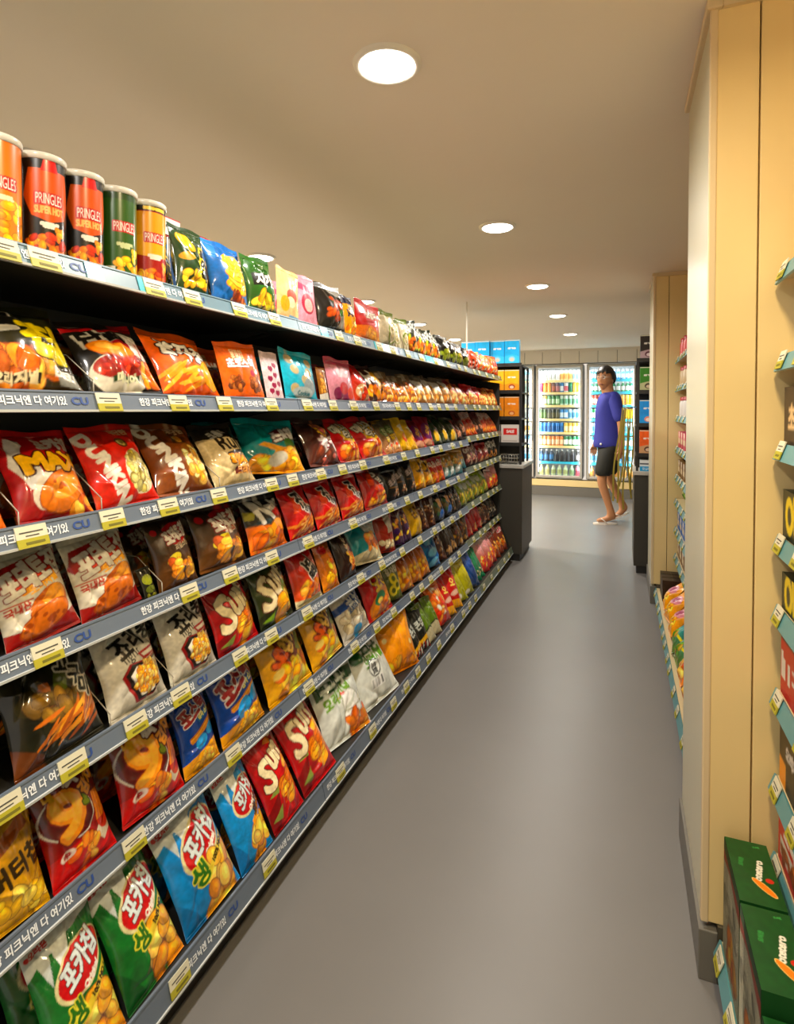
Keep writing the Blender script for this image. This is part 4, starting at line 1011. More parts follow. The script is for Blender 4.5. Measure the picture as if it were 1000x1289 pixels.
SHELF_TOP = {}
random.seed(5)
for r in range(1, 8):
    for k, (a, c) in enumerate(BAYS):
        last = k == 4
        xl = LIPX[r] - (.012 if last and r < 7 else 0); zb = ROWZ[r] + (.018 if last and r in (3, 4) else 0)
        hgt = LIPH[r]; yc = (a + c) / 2
        zt = zb + hgt - .010                       # board top
        SHELF_TOP[(r, k)] = zt
        so = Vector((xl, yc, zb))
        b = MB(); b.box(-1.325, xl - .012, a + .003, c - .003, zt - .022, zt, M_shelf, .002)
        b.box(-1.32, -1.30, a + .01, c - .01, zt - .07, zt - .022, M_shelf)
        for yy in (a + .02, c - .026): b.prism([(-1.32, zt - .022), (-1.32, zt - .085), (xl - .10, zt - .024)], yy, yy + .006, M_shelf)
        for v_i in range(len(b.v)): b.v[v_i] = (b.v[v_i][0] - so.x, b.v[v_i][1] - so.y, b.v[v_i][2] - so.z)
        sh = link('shelf', b.mesh('shelf'), gon, so - GO)
        L = (c - a) / 2 - .0015
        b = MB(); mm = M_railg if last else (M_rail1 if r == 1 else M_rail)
        b.prism([(0, 0), (-.004, -.002), (-TILT - .006, hgt), (-TILT, hgt)], -L, L, mm)
        b.prism([(.0028, -.002), (.0028, .0022), (-.003, .0022), (-.003, -.003)], -L, L, M_bead)
        b.prism([(-TILT - .001, hgt - .001), (-TILT + .002, hgt - .001), (-TILT + .001, hgt + .0025), (-TILT - .004, hgt + .0025)], -L, L, mm)
        link('price_rail', b.mesh('price_rail'), sh)
        tl = math.atan2(TILT, hgt)
        rot = (-tl, 0, R(90))
        def on_rail(me, nm, y, zz, out):
            return link(nm, me, sh, (-TILT * zz / hgt + out * math.cos(tl), y - yc, zz + out * math.sin(tl)), rot)
        # lettering every third of a metre, price tags in front
        if not (last or a < 0):
            y = .785 - .327 * 3
            while y < c:
                if a + .20 < y < c - .04:
                    on_rail(phrase_me, 'lettering', y - .107, hgt * .52, .0012)
                    on_rail(mark_me, 'lettering', y, hgt * .52, .0012)
                y += .327
        ys = [y for y in TAGS[r] if a + .03 < y < c - .03]
        lastt = max(TAGS[r]); y = lastt + .21
        while y < G_END - .05:
            if a + .03 < y < c - .03: ys.append(y)
            y += random.choice([.15, .19, .24])
        for y in ys: on_rail(tag_me, 'price_tag', y, -.001 if r < 7 else .008, .0022)
        if r == 1:  # teal glare patches laid on the rail as thin strips
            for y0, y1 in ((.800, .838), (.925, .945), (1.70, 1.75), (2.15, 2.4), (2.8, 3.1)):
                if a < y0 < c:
                    t_ = MB(); t_.box(-(y1 - y0) / 2, (y1 - y0) / 2, -.001, .0002, 0, hgt, M_teal); on_rail(t_.mesh('teal_glare_strip'), 'teal_glare_strip', (y0 + y1) / 2, 0, .0012)

# ------------------------------------------------------------------ the bags on its shelves
LEAN = {1: 12, 2: 30, 3: 31, 4: 20, 5: 21, 6: 23, 7: 29}
VERT = {1: .165, 2: .163, 3: .168, 4: .160, 5: .177, 6: .192, 7: .238}
YAW = {'swingteal': -19, 'hengreen': -10, 'henback': -10, 'tealcream': -10}
POUCH = {'chocopouch', 'hearts', 'turqdots', 'brownthin', 'pinkberry', 'redbox', 'peach', 'pinkpouch'}
NTH = ['first', 'second', 'third', 'fourth', 'fifth', 'sixth', 'seventh', 'eighth']
random.seed(21)
ALLBAGS = []
for r, items in ROWS.items():
    seq = []
    for name, y0, y1 in items:
        y1 = min(y1, G_END - .05); n = max(1, math.ceil((y1 - y0) / (.29 if y0 < 2.3 else .178)))
        for k in range(n): seq.append((name, y0 + (y1 - y0) * k / n, y0 + (y1 - y0) * (k + 1) / n))
    tot = {}
    for s in seq: tot[s[0]] = tot.get(s[0], 0) + 1
    cnt = {}
    for name, y0, y1 in seq:
        yc = (y0 + y1) / 2; w = (y1 - y0) * .98
        k = next(i for i, (a, c) in enumerate(BAYS) if a <= yc < c or i == 4)
        zt = SHELF_TOP[(r, k)]
        lod = 0 if yc < 1.42 else (1 if yc < 2.4 else 2)
        far = yc > 2.3
        lean = LEAN[r] + (random.uniform(-9, 4) if far else random.uniform(-3, 3)); vert = VERT[r] * (random.uniform(.80, 1.0) if far else random.uniform(.93, 1.0))
        if name in POUCH: lean *= .45; vert *= .97 if r == 2 else 1
        if w < .1: vert *= .95
        seal = w * .085
        h = vert / math.cos(R(lean)) - seal
        h = min(h, w * 1.9)
        yaw = random.uniform(-2.5, 2.5) + (random.uniform(-28, -4) if far else 0)
        yaw += YAW.get(name, 0)
        roll = random.uniform(-4.5, 4.5)
        thick = w * .18
        h -= max(0, w * abs(math.sin(R(roll))) - .006)
        x = LIPX[r] - TILT - .010 - .10 * thick - .012 * math.sin(R(lean)) - (.012 if k == 4 else 0) - w / 2 * abs(math.sin(R(yaw))) * .8
        z = zt + seal * .50 * math.cos(R(lean)) + .0015 + w / 2 * abs(math.sin(R(roll)))
        look = D[name][0]; cnt[name] = cnt.get(name, 0) + 1
        if tot[name] == 1: lab = f'{look}, {ORD[r]} shelf'
        elif tot[name] == 2: lab = f'{look}, {"nearer" if cnt[name] == 1 else "farther"} of two, {ORD[r]} shelf'
        else: lab = f'{look}, {NTH[cnt[name]-1]} from camera, {ORD[r]} shelf'
        o = add_bag(name, w, h, (x, yc, z), (R(-lean), R(roll), R(90 + yaw)), lod, True, name in POUCH)
        tag(o, lab, 'snack bag', f'snack bags on the {ORD[r]} shelf')
        if w > .09 and yc < 3.3 and name not in ('hearts', 'redbox'):
            dx = max(.096, .66 * w)
            o2 = add_bag(name, w * .95, h * .93, (x - dx, yc + random.uniform(-.008, .004), z), (R(-lean - 2), R(roll), R(90 + yaw)), max(1, lod), True, name in POUCH)
            lab2 = lab.replace(look, 'rear ' + look)
            tag(o2, lab2, 'snack bag', f'snack bags on the {ORD[r]} shelf')
for r, yy in {2: [.825], 3: [.674, .8405, 1.196], 4: [.9975], 5: [.8565, 1.030]}.items():
    for y in yy:
        k = 1
        sh_x = LIPX[r]
        o = link('divider', div_me, gon, Vector((sh_x - .004, y, SHELF_TOP[(r, k)])) - GO)

# ------------------------------------------------------------------ crisp tubes on the top shelf
M_tinlid = mat('clear_white_tub_lid', 'd9d6cc', 0.2)
M_tinrim = mat('tin_rim', 'b8b4aa', 0.25, metal=0.9)
def tub(top, mid, bot, extra):
    def f(c):
        c.fill(mid); c.mottle(.06, 12)
        c.rect(0, .92, 1, 1, top)
        extra(c)
        c.txt('PRINGLES', .5, .60, .22, 'f2ece2', 0, h=.085, ol='b0141c', ow=.014, bold=.004)
    return f
def t_orange(c):
    c.grad('d98a12', 'd9780f'); c.food(.5, .18, .2, .2, GOLD, 16, .06); c.rect(0, .0, 1, .03, 'b87a1a')
    c.txt('ORIGINAL', .5, .46, .14, 'f4e6c0', 0)
def t_superhot(c):
    c.fill('17140f'); c.poly([(.36, .9), (.64, .9), (.68, .62), (.62, .42), (.5, .36), (.38, .42), (.32, .62)], 'c4590f'); c.poly([(.46, 1), (.54, 1), (.56, .88), (.44, .88)], 'c21a1a')
    c.txt('SUPER HOT', .5, .485, .2, 'e8b870', 0, h=.05, bold=.004); c.txt('SPICY SAUCE\nFLAVOUR', .5, .33, .12, 'e8e2d8', 0)
    c.food(.5, .15, .13, .12, ['d9701a', 'e89a2a', 'b8371a'], 14, .05); c.poly([(.04, .95), (.2, .98), (.14, .4), (.06, .45)], 'a8480f')
def t_green(c):
    c.fill('335a1c'); c.txt('SOUR CREAM\nONION', .5, .38, .13, 'c8cfa0', 0); c.food(.54, .16, .1, .14, GOLD, 8, .055); c.rect(.34, .06, .42, .13, 'dcdcd0'); c.rect(0, .92, 1, 1, '26451a')
def t_yellow(c):
    c.fill('9c1a14'); c.rect(0, .50, 1, .92, 'dd9a14'); c.ell(.5, .5, .3, .1, 'e8a81c'); c.txt('HOT PAPRIKA\nFLAVOUR', .5, .36, .13, 'f0e0d0', 0); c.food(.52, .13, .16, .12, ['d9701a', 'e8a02a', 'c4401a'], 12, .055); c.rect(0, .93, 1, 1, '1c1814'); c.txt('LIMITED EDITION', .5, .965, .2, 'e8c84a', 0)
def tub_mesh(fn, r=.0385, h=.176, seed=1):
    nx, ny = 210, 148
    cv = CV(nx, ny, seed); top = {t_orange: 'd98a12', t_superhot: '17140f', t_green: '26451a', t_yellow: '1c1814'}[fn]
    fn(cv)
    cv.txt('PRINGLES', .5, .60, .185, 'f2ece2', 0, h=.075, ol='b0141c', ow=.012, bold=.0012)
    col = cv.colors()
    th, z = np.meshgrid(np.linspace(-np.pi, np.pi, nx), np.linspace(.004, h, ny))
    co = np.stack([r * np.sin(th), -r * np.cos(th), z], -1).reshape(-1, 3)
    return raw_mesh('wrapped_tube', co, grid_faces(nx, ny), col.reshape(-1, 3), TINM)
b = MB(); b.lathe([(.0385, .1755), (.0408, .1765), (.0412, .186), (.0400, .188), (.036, .188), (.035, .1855), (0.001, .1855)], M_tinlid, n=40, cap=False); lid_me = b.mesh('plastic_lid')
b = MB(); b.lathe([(.0001, .001), (.0385, .001), (.0400, .002), (.0400, .005), (.0386, .006)], M_tinrim, n=40, cap=False); rim_me = b.mesh('tin_base')
for y, fn, lab in ((.660, t_orange, 'orange crisp tube cut by the picture edge, top shelf'), (.745, t_superhot, 'black and orange crisp tube, nearer of the two alike'), (.829, t_superhot, 'black and orange crisp tube standing beside the green one'),
                   (.913, t_green, 'green crisp tube on the top shelf'), (.996, t_yellow, 'yellow and red crisp tube beside the green potato snack bag')):
    o = link('crisp_tube', tub_mesh(fn), None, (-.988, y + .013, SHELF_TOP[(1, 1)] + .0005), (0, 0, R(72)))
    link('plastic_lid', lid_me, o); link('tin_base', rim_me, o)
    tag(o, lab, 'crisp tube', 'crisp tubes on the top shelf')
b = MB(); b.lathe([(.030, 0), (.031, .004), (.031, .15), (.028, .155), (.0001, .155)], mat('brown_tin', '4a2a1a', .35), n=24); b.lathe([(.0313, .06), (.0313, .11)], mat('tan_band', '8a6a4a', .4), n=24, cap=False)
o = b.build('biscuit_tin', None, (-1.13, 1.66, SHELF_TOP[(1, 2)] + .0005)); tag(o, 'small brown biscuit tin behind the peach cookie bag', 'tin')

# white price cards standing behind the top row
M_cardw = mat('sign_card_white', 'dcd8cc', .5); M_cardr = mat('sign_card_red', 'a8202a', .5)
for y, x, zc, lab in ((1.180, -1.08, 1.738, 'small white price card with red edge behind the crisp tubes'), (1.318, -1.10, 1.732, 'wide white price card with red edge behind the blue chip bag')):
    e = empty('price_card', (x, y, SHELF_TOP[(1, 1)] + .001)); tag(e, lab, 'price card', 'price cards above the top shelf')
    hw_ = .036 if y < 1.2 else .064
    b = MB(); b.box(-.002, .002, -hw_, hw_, zc - .02 - SHELF_TOP[(1, 1)], zc + .03 - SHELF_TOP[(1, 1)], M_cardr); b.box(.001, .004, -hw_ + .003, hw_ - .003, zc - .016 - SHELF_TOP[(1, 1)], zc + .026 - SHELF_TOP[(1, 1)], M_cardw); b.build('card', e)
    b = MB(); b.box(.0042, .0046, -hw_ * .5, hw_ * .5, zc + .003 - SHELF_TOP[(1, 1)], zc + .008 - SHELF_TOP[(1, 1)], M_tagk); b.build('print_line', e)
    b = MB(); b.tube([(-.004, 0, .004), (-.004, 0, zc - SHELF_TOP[(1, 1)])], .003, M_bed, 6); b.lathe([(.02, 0), (.02, .004), (.004, .006)], M_bed, n=16); b.build('holder', e)
# thin sign pole rising from the far top shelf
e = empty('sign_pole', (-1.15, 4.50, SHELF_TOP[(1, 4)] + .001)); tag(e, 'thin pale sign pole rising from the far top shelf', 'pole')
b = MB(); b.tube([(0, 0, .004), (0, 0, .585)], .006, M_cardw, 8); b.build('rod', e)
b = MB(); b.lathe([(.03, 0), (.03, .004), (.008, .008)], M_bed, n=16); b.build('foot', e)
def COLN(h):
    """plain colour word of a hex colour"""
    r, g, b_ = (int(h[i:i+2], 16) / 255 for i in (0, 2, 4))
    import colorsys
    hh, l, s = colorsys.rgb_to_hls(r, g, b_)
    if l < .13: return 'black'
    if s < .14 or (l > .85 and s < .5): return 'white' if l > .78 else ('silver' if l > .6 else 'grey')
    hh *= 360
    n = 'red' if hh < 14 or hh > 345 else 'orange' if hh < 36 else 'yellow' if hh < 66 else 'green' if hh < 160 else 'teal' if hh < 190 else 'blue' if hh < 255 else 'pink'
    if n == 'orange' and l < .36: n = 'brown'
    elif n == 'orange' and l > .7: n = 'cream'
    elif l > .68: n = 'pale ' + n
    elif l < .24: n = 'dark ' + n
    return n
# ------------------------------------------------------------------ drink fridges in the rear wall
M_alu = mat('brushed_aluminium_frame', 'bdb9b0', 0.4, metal=0.3)
M_frd = mat('fridge_gasket', '2f2d2a', 0.5)
M_frin = mat('fridge_inner_white', 'e8ecec', 0.4)
M_lipc = mat('cream_fridge_shelf_strip', 'e0cf8e', 0.35)
M_lipt = mat('turquoise_fridge_shelf_strip', '2fb4d2', 0.3)
M_led = bpy.data.materials.new('fridge_led'); M_led.use_nodes = True
_nt = M_led.node_tree; _nt.nodes.clear()
_e = _nt.nodes.new('ShaderNodeEmission'); _e.inputs[0].default_value = (.86, .97, 1, 1); _e.inputs[1].default_value = 6
_o = _nt.nodes.new('ShaderNodeOutputMaterial'); _nt.links.new(_e.outputs[0], _o.inputs[0])
fl = bpy.data.lights.new('fridge_led_light', 'AREA'); fl.shape = 'RECTANGLE'; fl.size = .03; fl.size_y = 1.5; fl.energy = 5; fl.color = (.90, .98, 1.0)
ft = bpy.data.lights.new('fridge_top_light', 'AREA'); ft.shape = 'RECTANGLE'; ft.size = .55; ft.size_y = .06; ft.energy = 2.5; ft.color = (.90, .98, 1.0)
SHZ = [1.717, 1.537, 1.345, 1.140, .938, .735, .495, .285]
FD = .55
FRN = ['left', 'middle', 'right']
for fi, (xa, xb) in enumerate(FR):
    e = empty('drinks_fridge', ((xa + xb) / 2, YB, FZ0))
    tag(e, ['tall glass-door drinks fridge half hidden behind the left end rack', 'tall glass-door drinks fridge in full view on the rear wall', 'tall glass-door drinks fridge behind the walking person'][fi], 'fridge', 'drinks fridges in the rear wall')
    w2 = (xb - xa) / 2; H_ = FZ1 - FZ0
    b = MB()
    b.box(-w2, -w2 + .02, .03, FD, 0, H_, M_frin); b.box(w2 - .02, w2, .03, FD, 0, H_, M_frin); b.box(-w2, w2, FD, FD + .02, 0, H_, M_frin)
    b.box(-w2, w2, .03, FD, -.02, 0, M_frin); b.box(-w2, w2, .03, FD, H_, H_ + .02, M_frin); b.build('cabinet', e)
    d = empty('door', (0, 0, 0), parent=e)
    fw = .036
    b = MB()
    for x0_, x1_, z0_, z1_ in ((-w2, -w2 + fw, 0, H_), (w2 - fw, w2, 0, H_), (-w2 + fw, w2 - fw, 0, fw), (-w2 + fw, w2 - fw, H_ - fw, H_)): b.box(x0_, x1_, -.03, .012, z0_, z1_, M_alu, .004)
    b.build('door_frame', d)
    b = MB()
    for x0_, x1_, z0_, z1_ in ((-w2 - .005, -w2, 0, H_), (w2, w2 + .005, 0, H_), (-w2, w2, -.005, 0), (-w2, w2, H_, H_ + .005)): b.box(x0_, x1_, -.02, .01, z0_, z1_, M_frd)
    b.build('gasket', d)
    b = MB(); b.box(-w2 + fw, w2 - fw, -.008, -.003, fw, H_ - fw, GLASS); b.build('pane', d)
    b = MB(); b.tube([(w2 - .018, -.06, .55), (w2 - .018, -.06, 1.05)], .008, M_alu, 8); b.tube([(w2 - .018, -.03, .58), (w2 - .018, -.06, .58)], .006, M_alu, 6); b.tube([(w2 - .018, -.03, 1.02), (w2 - .018, -.06, 1.02)], .006, M_alu, 6); b.build('handle', d)
    for s in (-1, 1):
        b = MB(); b.box(s * (w2 - .034) - .006, s * (w2 - .034) + .006, .022, .03, .08, H_ - .08, M_led); b.build('led_strip', e)
        link('led_lamp', fl, e, (s * (w2 - .045), .034, H_ / 2), (R(90), 0, R(s * 40)))
    link('led_lamp', ft, e, (0, .06, H_ - .03), (R(18), 0, 0))
    for k, z in enumerate(SHZ):
        zz = z - FZ0
        b = MB()
        teal = (fi == 1 and k == 6) or fi == 2
        b.box(-w2 + .025, w2 - .025, .075, .45, zz - .012, zz - .006, M_frin)
        b.box(-w2 + .025, w2 - .025, .068, .075, zz - .030, zz + .006, M_lipt if teal else M_lipc)
        b.build('shelf', e)

def can_mesh(c, w2=None, r=.0305, h=.155):
    key = ('can', c, w2, h)
    if key in _bag_cache: return _bag_cache[key]
    b = MB(); m = mat('drink_' + c, c, .3, spec=.6); m2 = mat('drink_' + (w2 or c), w2 or c, .3, spec=.6)
    b.lathe([(.0001, 0), (.026, 0), (r, .008), (r, .03)], m, n=14, cap=False)
    b.lathe([(r, .03), (r, h * .66)], m2, n=14, cap=False)
    b.lathe([(r, h * .66), (r, h - .014), (.0255, h - .004)], m, n=14, cap=False)
    b.lathe([(.0255, h - .004), (.0262, h), (.022, h), (.022, h - .003), (.0001, h - .003)], M_tinrim, n=14, cap=False)
    _bag_cache[key] = b.mesh('drink_can'); return _bag_cache[key]
def bottle_mesh(c, cap, label, r=.031, h=.185):
    key = ('bottle', c, cap, label, h)
    if key in _bag_cache: return _bag_cache[key]
    b = MB(); m = mat('drink_' + c, c, .3, spec=.6); l = mat('drink_' + label, label, .4); k = mat('drink_' + cap, cap, .4)
    b.lathe([(.0001, 0), (r*.9, 0), (r, .008), (r, h*.22)], m, n=14, cap=False); b.lathe([(r, h*.22), (r*1.01, h*.24), (r*1.01, h*.58), (r, h*.60)], l, n=14, cap=False)
    b.lathe([(r, h*.60), (r*.9, h*.70), (.016, h*.86), (.012, h*.90)], m, n=14, cap=False); b.lathe([(.0145, h*.895), (.0145, h), (.0001, h)], k, n=12, cap=False)
    _bag_cache[key] = b.mesh('drink_bottle'); return _bag_cache[key]
W_, S_ = 'd9dcd8', 'b9bcb8'
ROW1 = [
 [('e6e2d6', 'c9b89a', 1)] + [(W_, S_, 4)] + [('e8c890', 'd99a4a', 3), ('b8d4e2', '7ab0d0', 2)],
 [('b8325a', '8f1f3a', 1), ('e08a1c', 'd9a02a', 2), ('6a3018', 'b0502a', 2), ('2f6fb0', W_, 1), (W_, 'c8302a', 1), ('14803a', '0f5a2a', 1), ('e8bc1a', 'f0cf3a', 2)],
 [(W_, 'c8d2c8', 1), ('e0c050', W_, 1), ('2f7a3a', 'a8d0a0', 3), ('bcd8c8', '5aa07a', 5)],
 [('2f4a20', '4a6a2a', 2), ('22301f', '5a5a3a', 3), ('2a84c4', 'c8e0ea', 2), ('9fcbe0', '4a90c0', 3)],
 [('1a7fd0', '1560a8', 6), ('d8b23a', 'ece0b0', 4)],
 [('e0873a', 'f0d0a8', 6), ('1f7a4a', 'd8e6dc', 4)]]
ROW0 = [[('6ac0d0', W_, 10)], [('cfe0dc', '9ac0b8', 10)], [(W_, 'b8c4c4', 10)], [('d8dcd8', 'a8b8b8', 10)], [(W_, 'd0a04a', 10)], [('5a9ac0', W_, 10)]]
ROW2 = [[('2a90c8', 'bfe2f0', 10)], [('2f8a5a', W_, 10)], [('c83a2a', 'e8c8b0', 5), ('e0b43a', 'd89a1a', 5)], [('1f8a4a', W_, 5), ('d9a21a', 'e8b82a', 5)], [('bfdce4', '5ab0c8', 10)], [('3aa0b8', W_, 10)]]
def COLP(a, c):
    a, c = COLN(a), COLN(c)
    return a if a == c else f'{a} and {c}'
ordn = ['top', 'second', 'third', 'fourth', 'fifth', 'sixth']
for fi, rows in enumerate((ROW0, ROW1, ROW2)):
    xa, xb = FR[fi]
    for k, runs in enumerate(rows):
        seq = [(a, c) for a, c, n in runs for _ in range(n)]
        n = len(seq); x = xa + .062; st = (xb - xa - .124) / (n - 1)
        for j, (a, c) in enumerate(seq):
            if fi == 0 and j < 5: continue
            bot = fi == 2 and k in (0, 1)
            me = bottle_mesh(a, 'e8e8e4', c, .028, .15) if bot else can_mesh(a, c)
            o = link('drink_bottle' if bot else 'drink_can', me, None, (x + st * j, YB + .11 + .004 * (j % 2), SHZ[k] - .005))
            place = FRN[fi]; first = min(i for i, q_ in enumerate(seq) if COLP(*q_) == COLP(a, c)); same = [i for i, q_ in enumerate(seq) if COLP(*q_) == COLP(a, c)]
            nm = 'bottle' if bot else 'can'
            nth = (NTH + ['ninth', 'tenth'])[same.index(j)] + ' ' if len(same) > 1 else ''
            tag(o, f'{nth}{COLP(a, c)} {nm}' + (' from left' if nth else '') + f', {ordn[k]} row of the {place} fridge', 'drink', f'{ordn[k]} row drinks in the {place} fridge')
    seq7 = [('16324a', W_, '2a6a9a')] * 3 + [('14181c', W_, '1c1c20')] * 4 + [('2a2a2a', W_, '8a8a8a')] if fi == 1 else [('8ab0b8', 'e8e8e4', '3a7a9a')] * 8
    seq8 = [('c8cc8a', 'e0e0a0', 'b8b46a')] * 2 + [('b8cfa8', 'd8e0c8', '9aa86a')] * 3 + [('8fb08a', 'c8d8c0', '6a8a5a')] * 1 + [('c86a7a', 'e09aa0', 'a84a5a')] if fi == 1 else [('c8a05a', 'e8e0c8', 'd08a3a')] * 7
    for kk, sq, z in ((6, seq7, SHZ[6]), (7, seq8, SHZ[7])):
        n = len(sq); x = xa + .07; st = (xb - xa - .14) / (n - 1)
        for j, s_ in enumerate(sq):
            if fi == 0 and j < 4: continue
            o = link('drink_bottle', bottle_mesh(*s_, .034, .19 if kk == 6 else .165), None, (x + st * j, YB + .115, z - .005))
            same = [i for i, q_ in enumerate(sq) if q_ == s_]
            nth = NTH[j - same[0]] + ' ' if len(same) > 1 else ''
            rw = 'seventh' if kk == 6 else 'lowest'
            tag(o, f'{nth}{COLN(s_[0])} bottle with {COLN(s_[1])} cap' + (' from left' if nth else '') + f', {rw} row of the {FRN[fi]} fridge', 'drink', f'{rw} row bottles in the {FRN[fi]} fridge')
# ------------------------------------------------------------------ end racks beyond the gondola and the far column
M_blk = mat('black_rack_metal', '1c1a17', 0.45)
M_cnt = mat('dark_counter_side', '35322a', 0.5, noise=.04)
M_top = mat('grey_counter_top', 'b5b2aa', 0.35)
def rack(name, x0, x1, y0, y1, zc, bars, ztop, label):
    e = empty(name, (x0, y0, 0)); tag(e, label, 'display rack', 'end racks')
    w, d = x1 - x0, y1 - y0
    b = MB(); b.box(0, w, 0, d, .06, zc - .03, M_cnt, .003); b.build('counter_body', e)
    b = MB(); b.box(.02, w - .02, .02, d - .02, 0, .06, M_blk); b.build('plinth', e)
    b = MB(); b.box(-.012, w + .012, -.012, d + .012, zc - .03, zc, M_top, .004); b.build('counter_top', e)
    for px, py in ((.012, .03), (w - .03, .03), (.012, d - .16), (w - .03, d - .16)):
        b = MB(); b.box(px, px + .018, py, py + .018, zc, ztop, M_blk); b.build('post', e)
    for z in bars:
        b = MB(); b.box(.012, w - .012, .03, d - .14, z - .014, z, M_blk); b.box(.012, w - .012, .026, .031, z - .014, z + .016, M_blk); b.build('shelf', e)
    b = MB(); b.box(.03, w - .03, d * .55, d * .55 + .008, zc, ztop, M_blk); b.build('divider_panel', e)
    return e
LB = [1.658, 1.43, 1.208, .986]
rack('end_rack', -1.40, -.775, 4.905, 5.48, .815, LB, 1.658, 'dark counter with black rack at the end of the snack gondola')
RB = [1.665, 1.418, 1.16, .925]
rack('end_rack', .095, .72, 4.875, 5.47, .80, RB, 1.665, 'dark counter with black rack behind the far column')

def pet(c, base, foot, ink, accent):
    c.fill(base); c.mottle(.05, 8); c.poly([(0, 0), (0, .34), (.5, .42), (1, .34), (1, 0)], foot)
    c.ell(.5, .24, .22, .17, ink); c.ell(.5, .22, .14, .10, accent); c.txt('PET FOOD', .5, .66, .5, 'f0ece4', 0, bold=.012)
PK = {'skyblue': ('18a8dc', '3ab8e2', '8ac8dc', 'd8c0b0'), 'yellow': ('d9a614', 'd08a1c', '8a3a1c', 'd8b8a0'), 'orange': ('d9860f', 'd98f1c', 'b8601a', 'e0b080'),
      'dark': ('2a221f', 'b09aa0', '5a2a3a', 'd8c8cc'), 'green': ('3a7a24', 'b0b08a', '3a2a20', 'c8b8a0'), 'blue': ('1488c8', '1a90cc', 'd8907a', 'f0d8cc'), 'orange2': ('d9641a', 'c8a078', '5a3a2a', 'd8c0a8')}
pm = {k: painted_box('pet_food_box', lambda c, v=v: pet(c, *v), .122, .07, .19, 36, body=v[0]) for k, v in PK.items()}
def pbox(k, x, y, z, label, sc=(1, 1, 1), rz=0):
    o = link('pet_food_box', pm[k], None, (x, y, z), (0, 0, R(rz)), sc); tag(o, label, 'box', 'boxes on the end racks')
    t_ = MB(); t_.box(-.061, .061, -.0352, -.0350, .182, .188, M_tagw); link('top_fold', t_.mesh('top_fold'), o)
    return o
yl = 4.98
for j, x in enumerate((-.872, -1.0, -1.128, -1.256)):
    pbox('skyblue', x, yl + .02 * (j % 2), LB[0] + .001, 'sky blue box on top of the left end rack, ' + ['rightmost', 'second from right', 'third from right', 'fourth from right'][j], (1, 1, 1.12))
    if j < 3:
        pbox('yellow', x, yl, LB[1] + .001, 'yellow box on the upper shelf of the left end rack, ' + ['rightmost', 'second', 'third'][j], (1, 1, .98))
        pbox('orange', x, yl, LB[2] + .001, 'orange box on the middle shelf of the left end rack, ' + ['rightmost', 'second', 'third'][j], (1, 1, .95))
def whitered(c):
    c.fill('d9d2cc'); c.rect(.14, .48, .9, .82, 'c4201c'); c.txt('SALE', .52, .65, .4, 'f0e0dc', 0, bold=.012); c.rect(.1, .16, .9, .2, 'a8a09a')
wr = painted_box('white_red_box', whitered, .15, .07, .165, 36, body='d0cac4')
for j, x in enumerate((-.886, -1.05)):
    o = link('sale_box', wr, None, (x, yl, LB[3] + .001)); tag(o, 'white box with red panel, ' + ['right', 'left'][j] + ' one on the left end rack', 'box', 'boxes on the end racks')
M_basket = mat('chrome_wire', 'c8c8c4', .25, metal=.9)
e = empty('wire_tray', (-.893, 4.99, .816)); tag(e, 'small chrome wire tray on the left end counter', 'tray')
for z in (.02, .05, .08):
    b = MB(); b.tube([(-.07, -.05, z), (.07, -.05, z), (.07, .05, z), (-.07, .05, z), (-.07, -.05, z)], .003, M_basket, 6); b.build('wire_ring', e)
b = MB()
for k in range(7): b.tube([(-.069 + .023 * k, -.05, .002), (-.069 + .023 * k, -.05, .08)], .002, M_basket, 5)
b.box(-.07, .07, -.05, .05, 0, .004, M_basket); b.build('wire_grid', e)
yr = 4.945
for k, z, lab in (('dark', RB[0], 'black and mauve pet food box on top of the right end rack'), ('green', RB[1], 'green pet food box on the right end rack'), ('blue', RB[2], 'blue pet food box on the right end rack'), ('orange2', RB[3], 'orange pet food box on the right end rack')):
    pbox(k, .193, yr, z + .001, lab + ', left one', (1, 1, 1.02))
    pbox(k, .325, yr, z + .001, lab + ', beside it', (1, 1, 1.02))
def lowbox(c):
    c.fill('e8ecee'); c.rect(0, 0, 1, .45, '1f9fd0'); c.rect(0, .6, 1, .72, '24304a'); c.txt('SNACK STICK', .5, .22, .8, 'eaf4f8', 0, bold=.01)
lb_me = painted_box('low_box', lowbox, .2, .09, .085, 40, body='c8d0d4')
for x in (.236, .45):
    o = link('treat_carton', lb_me, None, (x, yr + .01, .801)); tag(o, 'flat white and blue treat carton on the right counter, ' + ('left' if x < .3 else 'right') + ' one', 'carton', 'treat cartons')

